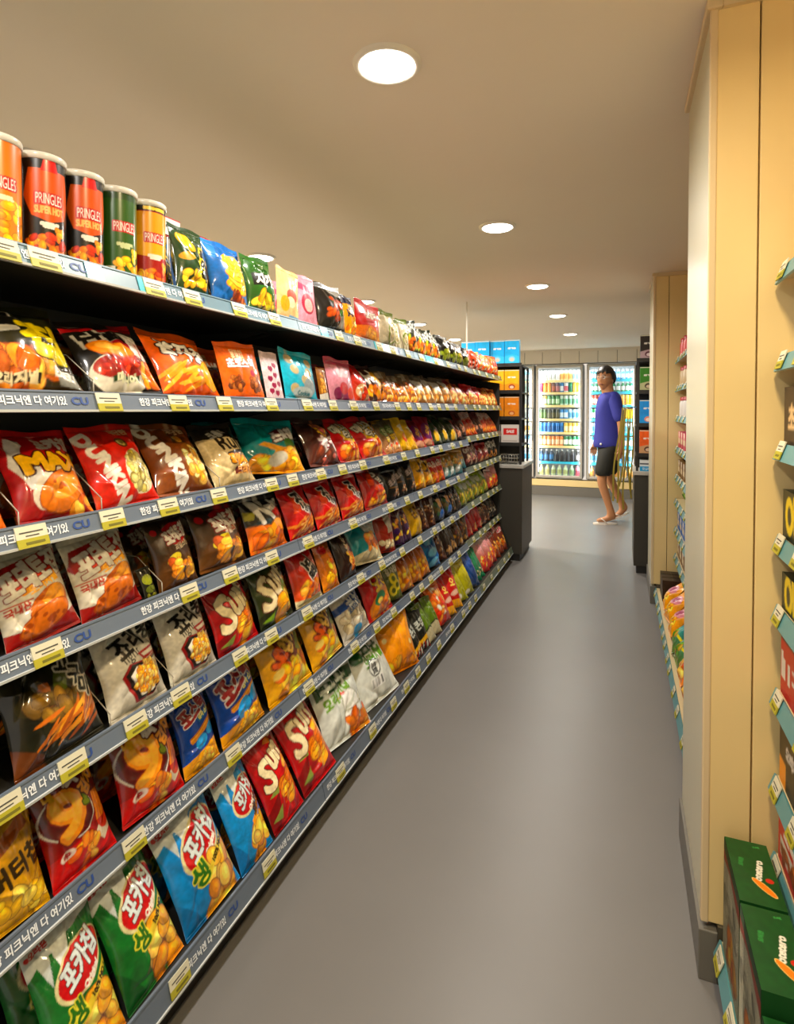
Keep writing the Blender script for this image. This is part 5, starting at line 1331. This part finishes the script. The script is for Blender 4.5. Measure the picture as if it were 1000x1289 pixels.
# long straps hanging from a hook on the right rack
M_strap = mat('olive_yellow_strap', '8f7f1c', .5, noise=.1)
b = MB(); b.tube([(.11, 4.985, 1.30), (.04, 4.985, 1.30), (.02, 4.985, 1.315)], .004, M_basket, 6); o = b.build('strap_hook'); tag(o, 'thin chrome hook on the side of the right rack', 'hook')
random.seed(3)
for k in range(6):
    x0_ = .010 + .014 * k; pts = []
    ph = random.uniform(0, 6); sw = -.08 + .018 * k
    L_ = random.uniform(.62, .86)
    b = MB(); N = 14; vv = []
    for i in range(N + 1):
        t_ = i / N; zz = 1.298 - L_ * t_
        xx = x0_ - .004 + sw * t_ + .016 * math.sin(ph + 6 * t_) * t_ ** .7
        yy = 4.985 + .002 * (k - 2.5) + .016 * (k - 2.5) * t_
        hw = .0035 + .003 * min(1, t_ * 4)
        vv += [(xx - hw, yy - .002, zz), (xx + hw, yy - .002, zz), (xx + hw, yy + .002, zz), (xx - hw, yy + .002, zz)]
    f = []
    for i in range(N):
        for s in range(4): f.append((i*4 + s, i*4 + (s+1) % 4, (i+1)*4 + (s+1) % 4, (i+1)*4 + s))
    f += [(0, 1, 2, 3), (N*4, N*4+1, N*4+2, N*4+3)]
    b.faces(vv, f, M_strap); o = b.build('hanging_strap')
    tag(o, f'long olive yellow strap hanging behind the person, {NTH[k]} from left', 'strap', 'straps on the rack hook')

# ------------------------------------------------------------------ right hand shelving
M_cshelf = mat('cream_shelf_metal', 'cbb88c', .4)
M_trail = mat('teal_price_rail', '578f94', .35, noise=.05)
def side_unit(name, y0, y1, zs, xl, xb_, label, lead):
    e = empty(name, (X1 - .06, (y0 + y1) / 2, 0)); tag(e, label, 'shelving', 'right hand shelving')
    o_ = Vector(e.location)
    b = MB(); b.box(X1 - .04, X1 - .02, y0, y1, 0, 2.0, M_cshelf); link('back_panel', b.mesh('back_panel'), e, -o_)
    b = MB(); b.box(xb_ + .03, X1 - .04, y0, y1, 0, zs[-1] - .01, M_skirt); link('kick_plate', b.mesh('kick_plate'), e, -o_)
    for i, z in enumerate(zs):
        x = xb_ if i == len(zs) - 1 else xl
        b = MB(); b.box(x + .012, X1 - .04, y0, y1, z + .004, z + .024, M_cshelf, .002)
        sh = link('shelf', b.mesh('shelf'), e, -o_)
        b = MB(); b.prism([(x, z - .006), (x + .004, z - .008), (x + .016, z + .026), (x + .012, z + .028)], y0 + .002, y1 - .002, M_trail); link('price_rail', b.mesh('price_rail'), sh)
        tl = math.atan2(.014, .040)
        k = 0; y = y1 - lead
        while y > y0 + .04:
            link('price_tag', tag_me, sh, (x + .001 - .0022, y, z - .002), (-tl, 0, R(-90)), (.8, 1, 1.05)); y -= random.choice([.13, .17, .22])
    return e
ZS1 = [1.548, 1.366, 1.182, .990, .842, .664, .480, .312, .085]
ZS2 = [1.580, 1.400, 1.212, 1.018, .838, .680, .500, .325, .085]
side_unit('side_shelving', -.5, 1.428, ZS1, .297, .198, 'cream shelving with teal price rails at the right picture edge', .045)
side_unit('side_shelving', 1.925, 4.145, ZS2, .318, .205, 'cream shelving with teal price rails between the two columns', .10)

# things on the near right shelves (far ends are in view)
def green_top(c):
    c.fill('14481c'); c.mottle(.08, 8)
    c.txt('fotetero', .60, .52, .80, 'e6e2d2', 78, h=.17, bold=.012); c.txt('오리온', .26, .62, .3, '2f7a3a', 80, bold=.012); c.txt('오리온', .72, .92, .16, '3a8a44', 10)
    c.ell(.64, .28, .10, .34, 'e8c87a', 40); c.ell(.64, .28, .085, .32, 'd9801c', 40); c.ell(.80, .40, .09, .08, 'b8301c')
def green_side(c):
    c.fill('d2cbb2'); c.mottle(.1, 8); c.rect(0, .86, 1, 1, '14481c'); c.poly([(0, .80), (.4, .86), (1, .78), (1, .9), (0, .9)], 'a8321c'); c.food(.5, .55, .4, .2, ['a8a08a', '8a8474', 'c8c0a8'], 10, .14); c.food(.5, .2, .36, .22, FRY, 8, .16)
gt = painted_box('top_print', green_top, .078, .175, .245, 56, 'top', '14481c')
gs = painted_box('side_print', green_side, .175, .0, .245, 50, 'front', '14481c')
for j, (y, hgt) in enumerate(((1.325, 1.0), (1.143, 1.0), (.960, .86), (.777, 1.0))):
    e = link('hotdog_snack_box', gt, None, (.254, y, ZS1[-1] + .0245), (0, 0, 0), (1, 1, hgt))
    tag(e, 'dark green hot dog snack box on the bottom right shelf, ' + ['touching the column', 'second from the column', 'third from the column', 'fourth from the column'][j], 'box', 'green boxes bottom right')
    link('side_print', gs, e, (-.0395, 0, 0), (0, 0, R(-90)))
for j, y in enumerate((1.325, 1.143, .96)):
    e = link('hotdog_snack_box', gt, None, (.375, y + .004, ZS1[-1] + .0245), (0, 0, 0), (1, 1, .74)); tag(e, 'dark green snack box in the rear row at bottom right, ' + ['by the column', 'second', 'third'][j], 'box', 'green boxes bottom right')
    link('side_print', gs, e, (-.0395, 0, 0), (0, 0, R(-90)))
def mkbox(nm, fn, w, d, h, body, x, y, z, label, group='boxed goods on the near right shelves', rz=-90, n=40):
    me = painted_box(nm, fn, w, d, h, n, 'front', body)
    o = link(nm, me, None, (x, y, z), (0, 0, R(rz))); tag(o, label, 'box', group)
    t_ = MB(); t_.box(-w/2 + .002, w/2 - .002, -.0015, .0015, h, h + .0008, mat('tape_' + body, body, .3)); link('lid_seam', t_.mesh('lid_seam'), o)
    return o
def f_red(c): c.fill('b8261a'); c.rect(.1, .2, .9, .5, 'd8d2c4'); c.txt('꼬북', .5, .72, .5, 'f0e6da', 0, bold=.016); c.food(.5, .3, .3, .1, BRN, 6, .12)
def f_brown(c): c.fill('3a2a12'); c.rect(0, 0, .3, .4, 'e0951c'); c.txt('오리지널', .6, .6, .6, 'd8d2c8', 0, bold=.014)
def f_tee(c): c.fill('b02018'); c.rect(.04, .3, .96, .72, 'ddd6cc'); c.txt('TEE', .5, .5, .7, 'b02018', 0, bold=.03); c.rect(0, .9, 1, 1, '1f1c18')
def f_oh(c): c.fill('1e2412'); c.txt('OH!', .5, .55, .7, 'dcc41c', 8, h=.4, bold=.03); c.rect(0, 0, 1, .12, '0f120a')
def f_dark(c): c.fill('33241c'); c.txt('초코', .5, .5, .6, 'd8b88a', 0, bold=.02)
def f_wh(c): c.fill('d8d4c4'); c.txt('오리', .5, .5, .6, '4a6a9a', 0, bold=.02)
names = [(7, f_red, 'a8241a', .16, 'red picture biscuit box'), (6, f_brown, '33260f', .15, 'brown and orange biscuit box'), (5, f_tee, '221e1a', .13, 'red and white box with black top'), (4, f_oh, '1a2010', .075, 'black box with yellow lettering'), (3, f_oh, '1a2010', .10, 'black box with tall yellow lettering'), (2, f_dark, '2c1e16', .12, 'dark brown chocolate carton')]
# keep each below the shelf above
for i, fn, body, hh, lk in names:
    gap = ZS1[i - 1] - ZS1[i] - .05
    hh = min(hh, gap)
    for j, y in enumerate((1.335, 1.16, .985)):
        mkbox('biscuit_box', fn, .165, .10, hh, body, .366, y, ZS1[i] + .0245, f'{lk}, ' + ['beside the near column', 'second from the near column', 'third from the near column'][j])
b = MB(); b.lathe([(.0001, 0), (.03, 0), (.033, .01), (.033, .12), (.022, .145), (.016, .15)], mat('white_tub', 'dcd4bc', .35), n=24, cap=False); wt = b.mesh('syrup_bottle')
b = MB(); b.lathe([(.018, .148), (.018, .178), (.0001, .178)], mat('orange_cap', 'b8641a', .4), n=20, cap=False); wc = b.mesh('cap')
for j, y in enumerate((1.365, 1.28, 1.19)):
    o = link('syrup_bottle', wt, None, (.352, y, ZS1[0] + .0245)); link('cap', wc, o); tag(o, 'cream plastic bottle with orange cap, ' + ['beside the near column', 'second from the near column', 'third from the near column'][j], 'bottle', 'bottles top right')
@design('lavender', 'lavender striped pouch')
def _(c):
    c.grad('c8cbb8', '7a7fa8'); c.mottle(.06, 6)
    for k in range(5): c.poly([(k*.2, .4), (k*.2+.1, .4), (k*.2+.2, 1), (k*.2+.1, 1)], 'a8acc8')
for j, y in enumerate((1.34, 1.17, 1.0)):
    o = add_bag('lavender', .15, .10, (.352, y, ZS1[1] + .034), (R(-18), 0, R(-90)), 1, True, True, 'sweet_pouch'); tag(o, 'lavender striped pouch, ' + ['beside the near column', 'second from the near column', 'third from the near column'][j], 'pouch', 'pouches top right')

# goods between the two columns
@design('yellowpink', 'yellow pouch with pink round label')
def _(c): c.fill('e09a12'); c.mottle(.1, 6); c.ell(.5, .66, .32, .2, 'd8909a', 8); c.ell(.5, .66, .2, .12, 'a84a6a', 8); c.food(.5, .25, .4, .2, GOLD, 8, .14)
@design('bluegreen', 'blue and green foil pouch')
def _(c): c.grad('6a7a24', '1a90c0'); c.mottle(.2, 6); c.poly([(0, .4), (1, .5), (1, .42), (0, .34)], 'e0d020'); c.food(.5, .3, .3, .2, ['5a8a2a', 'c0a03a'], 6, .14)
@design('redgold', 'red and gold foil pouch')
def _(c): c.grad('e08a14', 'b81c14'); c.mottle(.15, 6); c.food(.5, .4, .4, .4, ['e8a01c', 'c8301a', 'f0c060'], 9, .15)
random.seed(9)
lay = [(4.06, 'box'), (3.98, 'box'), (3.90, 'box'), (3.74, 'yellowpink'), (3.52, 'yellowpink'), (3.30, 'yellowpink'), (3.10, 'bluegreen'), (2.92, 'bluegreen'), (2.74, 'redgold'), (2.56, 'redgold'), (2.38, 'redgold'), (2.20, 'yellowpink'), (2.03, 'redgold')]
c_ = {}
for y, k in lay:
    c_[k] = c_.get(k, 0) + 1
    if k == 'box':
        mkbox('candy_carton', f_dark, .07, .12, .13, '2a1c12', .30, y, ZS2[-1] + .0245, f'small dark candy carton below the far column, {NTH[c_[k]-1]} from it', 'bottom goods between the columns', -90, 20)
    else:
        o = add_bag(k, .172, .165, (.243, y, ZS2[-1] + .040), (R(-38), R(random.uniform(-3, 3)), R(-90 + random.uniform(-8, 8))), 1, True, False, 'snack_pouch')
        tag(o, f'{D[k][0]} between the columns, {NTH[c_[k]-1]} alike from the far one', 'pouch', 'bottom goods between the columns')
UP = [(0, 'c02a24', 'jar'), (1, 'b8a078', 'jar'), (2, 'c8c4bc', 'jar'), (3, 'b8405a', 'box'), (4, '7a5a2a', 'box'), (5, '4a7a1c', 'bag'), (6, '2a6ab0', 'box'), (7, '8a6a4a', 'box')]
ordz = ['top', 'second', 'third', 'fourth', 'fifth', 'sixth', 'seventh', 'eighth']
@design('leafgreen', 'leaf green pouch')
def _(c): c.fill('4f8a1c'); c.mottle(.15, 6); c.ell(.5, .5, .25, .2, 'c8d08a')
for i, colr, k in UP:
    for j, y in enumerate((4.05, 3.90, 3.75, 3.60, 3.45)):
        if k == 'jar':
            key = ('jar', colr)
            if key not in _bag_cache:
                b = MB(); b.lathe([(.0001, 0), (.034, 0), (.036, .008), (.036, .085), (.030, .098), (.030, .105)], mat('jar_' + colr, colr, .35), n=18, cap=False); b.lathe([(.032, .100), (.032, .122), (.0001, .122)], mat('jar_lid', 'd0c4a4' if i else 'a01c1a', .4), n=18, cap=False); _bag_cache[key] = b.mesh('sauce_jar')
            o = link('sauce_jar', _bag_cache[key], None, (.375 + .004*j, y, ZS2[i] + .0245)); nm = 'jar'
        elif k == 'box':
            def f_(c, colr=colr): c.fill(colr); c.rect(.1, .3, .9, .6, 'd8c8a8'); c.txt('감자', .5, .8, .5, 'f0e8d8', 0, bold=.02)
            key = ('ub', colr)
            if key not in _bag_cache: _bag_cache[key] = painted_box('small_carton', f_, .12, .09, .10, 22, body=colr)
            o = link('small_carton', _bag_cache[key], None, (.385, y, ZS2[i] + .0245), (0, 0, R(-90))); nm = 'carton'
        else:
            o = add_bag('leafgreen', .135, .10, (.378, y, ZS2[i] + .032), (R(-20), 0, R(-90)), 2, False, False, 'snack_pouch'); nm = 'pouch'
        tag(o, f'{COLN(colr)} {nm} on the {ordz[i]} shelf between the columns, {NTH[j]} from the far one', nm, f'{ordz[i]} shelf goods between the columns')
# ------------------------------------------------------------------ the walking person
M_skin = mat('skin', 'b07a52', .5, noise=.03, nscale=9)
M_hair = mat('black_hair', '14100e', .45, bump=.5, nscale=60)
M_tee = mat('indigo_cotton', '2a2f8c', .8, noise=.06, nscale=12, bump=.25)
M_short = mat('black_shorts_cloth', '16170f', .75, bump=.25, nscale=14)
M_flip = mat('white_rubber', 'd8cfc4', .5)
def skin_mesh(name, verts, edges, radii, root=0, sub=2):
    me = bpy.data.meshes.new(name); me.from_pydata(verts, edges, [])
    o = bpy.data.objects.new(name, me); COL.objects.link(o)
    sk = o.modifiers.new('s', 'SKIN'); sk.use_smooth_shade = True
    for i, r_ in enumerate(radii):
        me.skin_vertices[0].data[i].radius = r_ if isinstance(r_, tuple) else (r_, r_)
        me.skin_vertices[0].data[i].use_root = i == root
    ss = o.modifiers.new('u', 'SUBSURF'); ss.levels = sub; ss.render_levels = sub
    bpy.context.view_layer.update()
    out = bpy.data.meshes.new_from_object(o.evaluated_get(bpy.context.evaluated_depsgraph_get()))
    bpy.data.objects.remove(o); out.name = name
    for p in out.polygons: p.use_smooth = True
    return out
PX, PY = -.14, 6.95
# local frame: faces -x, his left side is -y (towards the camera)
J = dict(pelvis=(0, 0, .86), waist=(.005, 0, 1.0), chest=(.01, 0, 1.20), upper=(.015, 0, 1.36), neck=(-.005, 0, 1.455), head0=(-.025, 0, 1.52), head1=(-.035, 0, 1.60), head2=(-.03, 0, 1.665),
         shl=(.03, -.155, 1.385), ell=(.09, -.215, 1.12), wrl=(.10, -.20, .88), shr=(.0, .155, 1.385), elr=(-.03, .20, 1.12), wrr=(-.10, .19, .90),
         hl=(-.01, -.085, .80), knl=(-.09, -.09, .475), anl=(.03, -.09, .095), bl=(-.03, -.09, .045), tl=(-.14, -.10, .030),
         hr=(.01, .085, .80), knr=(.04, .085, .46), anr=(.20, .09, .155), br=(.15, .09, .085), tr=(.065, .095, .030), hel=(.065, -.09, .04), her=(.235, .09, .125))
names_ = list(J); idx = {n: i for i, n in enumerate(names_)}
E_ = [('pelvis', 'waist'), ('waist', 'chest'), ('chest', 'upper'), ('upper', 'neck'), ('neck', 'head0'), ('head0', 'head1'), ('head1', 'head2'), ('upper', 'shl'), ('shl', 'ell'), ('ell', 'wrl'), ('upper', 'shr'), ('shr', 'elr'), ('elr', 'wrr'),
      ('pelvis', 'hl'), ('hl', 'knl'), ('knl', 'anl'), ('anl', 'bl'), ('bl', 'tl'), ('pelvis', 'hr'), ('hr', 'knr'), ('knr', 'anr'), ('anr', 'br'), ('br', 'tr'), ('anl', 'hel'), ('anr', 'her')]
RAD = dict(pelvis=(.095, .085), waist=(.085, .08), chest=(.10, .085), upper=(.09, .075), neck=.056, head0=(.068, .075), head1=(.078, .092), head2=(.07, .082), shl=.055, ell=.040, wrl=.028, shr=.055, elr=.040, wrr=.028,
           hl=.074, knl=.056, anl=.036, bl=.034, tl=(.030, .020), hr=.074, knr=.056, anr=.036, br=.034, tr=(.030, .020), hel=.030, her=.030)
V_ = [J[n] for n in names_]; ED = [(idx[a], idx[b_]) for a, b_ in E_]; RR = [RAD[n] for n in names_]
# hands: palm, four fingers, thumb as extra chains of the same figure
def hand(wn, side, curl):
    w = Vector(J[wn]); base = len(V_)
    palm = w + Vector((-.012, 0, -.055)); kn = w + Vector((-.02, 0, -.095))
    V_.append(tuple(palm)); RR.append((.034, .018)); ED.append((idx[wn], base))
    for f in range(4):
        a = kn + Vector((-.027 + .018 * f, side * .004, .004 if f in (1, 2) else -.0))
        L_ = [.07, .08, .075, .058][f]
        m_ = a + Vector((-.004, -side * curl * .5, -L_ * .5)); t_ = a + Vector((-.012, -side * curl, -L_))
        k = len(V_); V_.extend([tuple(a), tuple(m_), tuple(t_)]); RR.extend([.0105, .009, .007]); ED.extend([(base, k), (k, k + 1), (k + 1, k + 2)])
    k = len(V_); V_.extend([tuple(palm + Vector((-.036, -side * .01, -.012))), tuple(palm + Vector((-.052, -side * .014, -.045)))]); RR.extend([.011, .009]); ED.extend([(base, k), (k, k + 1)])
hand('wrl', -1, .02); hand('wrr', 1, .02)
body = skin_mesh('person_body', V_, ED, RR, 0, 2)
body.materials.append(M_skin)
person = link('person', body, None, (PX, PY, .012), (0, 0, R(12)))
tag(person, 'person in indigo t-shirt and black shorts walking past the fridges', 'person')
# head shape: face, ears and nose as part of the head cover
def sphere(c, r, m, name, sub=3, par=person, rot=(0, 0, 0), sc=(1, 1, 1)):
    bm_ = bmesh.new(); bmesh.ops.create_icosphere(bm_, subdivisions=sub, radius=1); b = MB(); b.addbm(bm_, m, True); bm_.free()
    return link(name, b.mesh(name), par, c, rot, (r * sc[0], r * sc[1], r * sc[2]))
hd = empty('head_details', (-.035, 0, 1.605), (0, 0, R(52)), person); hd.scale = (1.1, 1.1, 1.08)    # turned towards the camera
bm_ = bmesh.new(); bmesh.ops.create_icosphere(bm_, subdivisions=4, radius=1)
for v in bm_.verts:
    x, y, z = v.co
    jaw = 1 - .26 * max(0, -z) ** 1.3
    v.co = Vector((x * .098 * (1 - .05 * max(0, -z)) - .006 * max(0, -z), y * .077 * jaw, z * .122))
    if x < -.2:
        v.co.x += -.020 * math.exp(-((y / .14) ** 2)) * math.exp(-(((z + .10) / .13) ** 2))        # nose
        v.co.x += .010 * (math.exp(-(((abs(y) - .36) / .18) ** 2)) * math.exp(-(((z - .12) / .12) ** 2)))   # eye sockets
        v.co.x += -.006 * math.exp(-((y / .26) ** 2)) * math.exp(-(((z + .48) / .09) ** 2))         # lips
        v.co.x += -.008 * math.exp(-((y / .28) ** 2)) * math.exp(-(((z + .85) / .18) ** 2))         # chin
b = MB(); b.addbm(bm_, M_skin, True); bm_.free(); link('face', b.mesh('face'), hd, (0, 0, .005))
M_eye = mat('eye_white', 'd8d0c4', .3); M_iris = mat('eye_dark', '1a100c', .3); M_lip = mat('lips', '8a4a3c', .5)
for s in (-1, 1):
    sphere((-.082, s * .030, .020), .0115, M_eye, 'eye', 2, hd, sc=(.7, 1.2, .6)); sphere((-.0895, s * .030, .020), .0058, M_iris, 'iris', 2, hd, sc=(.5, 1, 1))
    b = MB(); b.tube([(-.090, s * .014, .040), (-.092, s * .030, .045), (-.084, s * .048, .040)], .0035, M_hair, 6); b.build('eyebrow', hd)
    sphere((.006, s * .076, .0), .022, M_skin, 'ear', 2, hd, sc=(.75, .35, 1.25))
b = MB(); b.tube([(-.094, -.022, -.052), (-.100, 0, -.050), (-.094, .022, -.052)], .0045, M_lip, 6); b.build('mouth', hd)
b = MB(); M_rim = mat('pale_glasses_rim', 'c9c4bc', .25, metal=.5)
for s in (-1, 1):
    b.tube([(-.100, s * .030 + .021 * math.cos(2*math.pi*k/14), .019 + .016 * math.sin(2*math.pi*k/14)) for k in range(15)], .0018, M_rim, 5)
    b.tube([(-.099, s * .050, .022), (-.06, s * .080, .022), (.0, s * .084, .014)], .0022, M_rim, 5)
b.tube([(-.101, -.009, .022), (-.101, .009, .022)], .0018, M_rim, 5); b.build('glasses', hd)
bm_ = bmesh.new(); bmesh.ops.create_icosphere(bm_, subdivisions=4, radius=1)
g_ = random.Random(4); kill = []
for v in bm_.verts:
    x, y, z = v.co
    n_ = .05 * math.sin(17 * y + 4 * x) + .05 * math.sin(13 * x + 9 * z)
    fringe = .30 + .10 * math.sin(14 * y)
    fringe = .30 + .10 * math.sin(14 * y)
    low = (x < -.25 and z < fringe) or (x >= -.25 and z < -.20 - .35 * max(0, x))
    if low: kill.append(v)
    v.co = Vector((x * (.118 if x > 0 else .104) * (1 + n_ * .4) + .004, y * .097 * (1 + n_ * .4), z * .134 * (1 + n_ * .3) + .018))
bmesh.ops.delete(bm_, geom=kill, context='VERTS')
b = MB(); b.addbm(bm_, M_hair, True); bm_.free(); hr_ = b.build('hair', hd); md = hr_.modifiers.new('thick', 'SOLIDIFY'); md.thickness = .016; md.offset = -1
# clothes
def cloth(name, v, e, r_, m, parent=person, root=0, trim=None):
    me = skin_mesh(name, v, e, r_, root, 2)
    if trim:
        bm2 = bmesh.new(); bm2.from_mesh(me)
        for co, no in trim:
            bmesh.ops.bisect_plane(bm2, geom=bm2.verts[:] + bm2.edges[:] + bm2.faces[:], plane_co=co, plane_no=no, clear_outer=True)
        bm2.to_mesh(me); bm2.free()
    me.materials.clear(); me.materials.append(m)
    o = link(name, me, parent); md = o.modifiers.new('thick', 'SOLIDIFY'); md.thickness = .006; md.offset = -1
    return o
tv = [(.0, 0, .80), (.0, 0, .90), (.005, 0, 1.02), (.01, 0, 1.20), (.015, 0, 1.36), (-.002, 0, 1.46), (.025, -.15, 1.405), (.058, -.195, 1.25), (.085, -.215, 1.12), (.0, .15, 1.405), (-.015, .19, 1.25), (-.03, .20, 1.12)]
te = [(0, 1), (1, 2), (2, 3), (3, 4), (4, 5), (4, 6), (6, 7), (7, 8), (4, 9), (9, 10), (10, 11)]
tr_ = [(.185, .165), (.175, .155), (.165, .145), (.172, .140), (.145, .115), .070, .074, .068, .068, .074, .068, .068]
cloth('t_shirt', tv, te, tr_, M_tee, trim=[((0, 0, .845), (0, 0, -1)), ((0, 0, 1.482), (0, 0, 1))])
sv = [(.0, 0, .92), (.0, 0, .84), (-.015, -.09, .78), (-.06, -.095, .63), (-.085, -.095, .50), (.012, .09, .78), (.03, .09, .63), (.04, .09, .50)]
se = [(0, 1), (1, 2), (2, 3), (3, 4), (1, 5), (5, 6), (6, 7)]
sr = [(.145, .12), (.155, .125), .108, .098, .10, .108, .098, .10]
cloth('shorts', sv, se, sr, M_short, root=1, trim=[((0, 0, .535), (0, 0, -1)), ((0, 0, .94), (0, 0, 1))])
sphere((-.10, -.118, .885), .012, mat('white_badge', 'e0e0dc', .5), 'badge', 2)
for nm, (tx, ty, tz), (hx, hy, hz) in (('flip_flop', (-.175, -.10, .0), (.085, -.09, .0)), ('flip_flop', (.02, .098, .0), (.25, .09, .10))):
    b = MB(); n = 20; a = Vector((tx, ty, tz)); c = Vector((hx, hy, hz)); d = (c - a); L_ = d.length; d.normalize(); s_ = Vector((0, 1, 0)); u_ = d.cross(s_); u_ = -u_ if u_.z < 0 else u_
    ring = []
    for k in range(n):
        t = 2 * math.pi * k / n
        wdt = .046 if math.cos(t) < 0 else .038
        ring.append(a + d * (L_ / 2 + L_ / 2 * math.cos(t)) + s_ * (wdt * math.sin(t)))
    vv = [p + u_ * -.012 for p in ring] + [p + u_ * .006 for p in ring]
    b.faces(vv, [tuple(range(n))[::-1], tuple(range(n, 2*n))] + [(k, (k+1) % n, n + (k+1) % n, n + k) for k in range(n)], M_flip)
    fl_ = b.build(nm, person)
    b = MB(); p0 = a + d * (L_ * .22) + u_ * .01
    for s2 in (-1, 1): b.tube([p0, a + d * (L_ * .34) + s_ * (s2 * .022) + u_ * .055, a + d * (L_ * .56) + s_ * (s2 * .042) + u_ * .008], .006, M_flip, 6)
    b.build('thong_strap', fl_)
bpy.data.objects.remove(_txt_o); bpy.data.curves.remove(_txt)
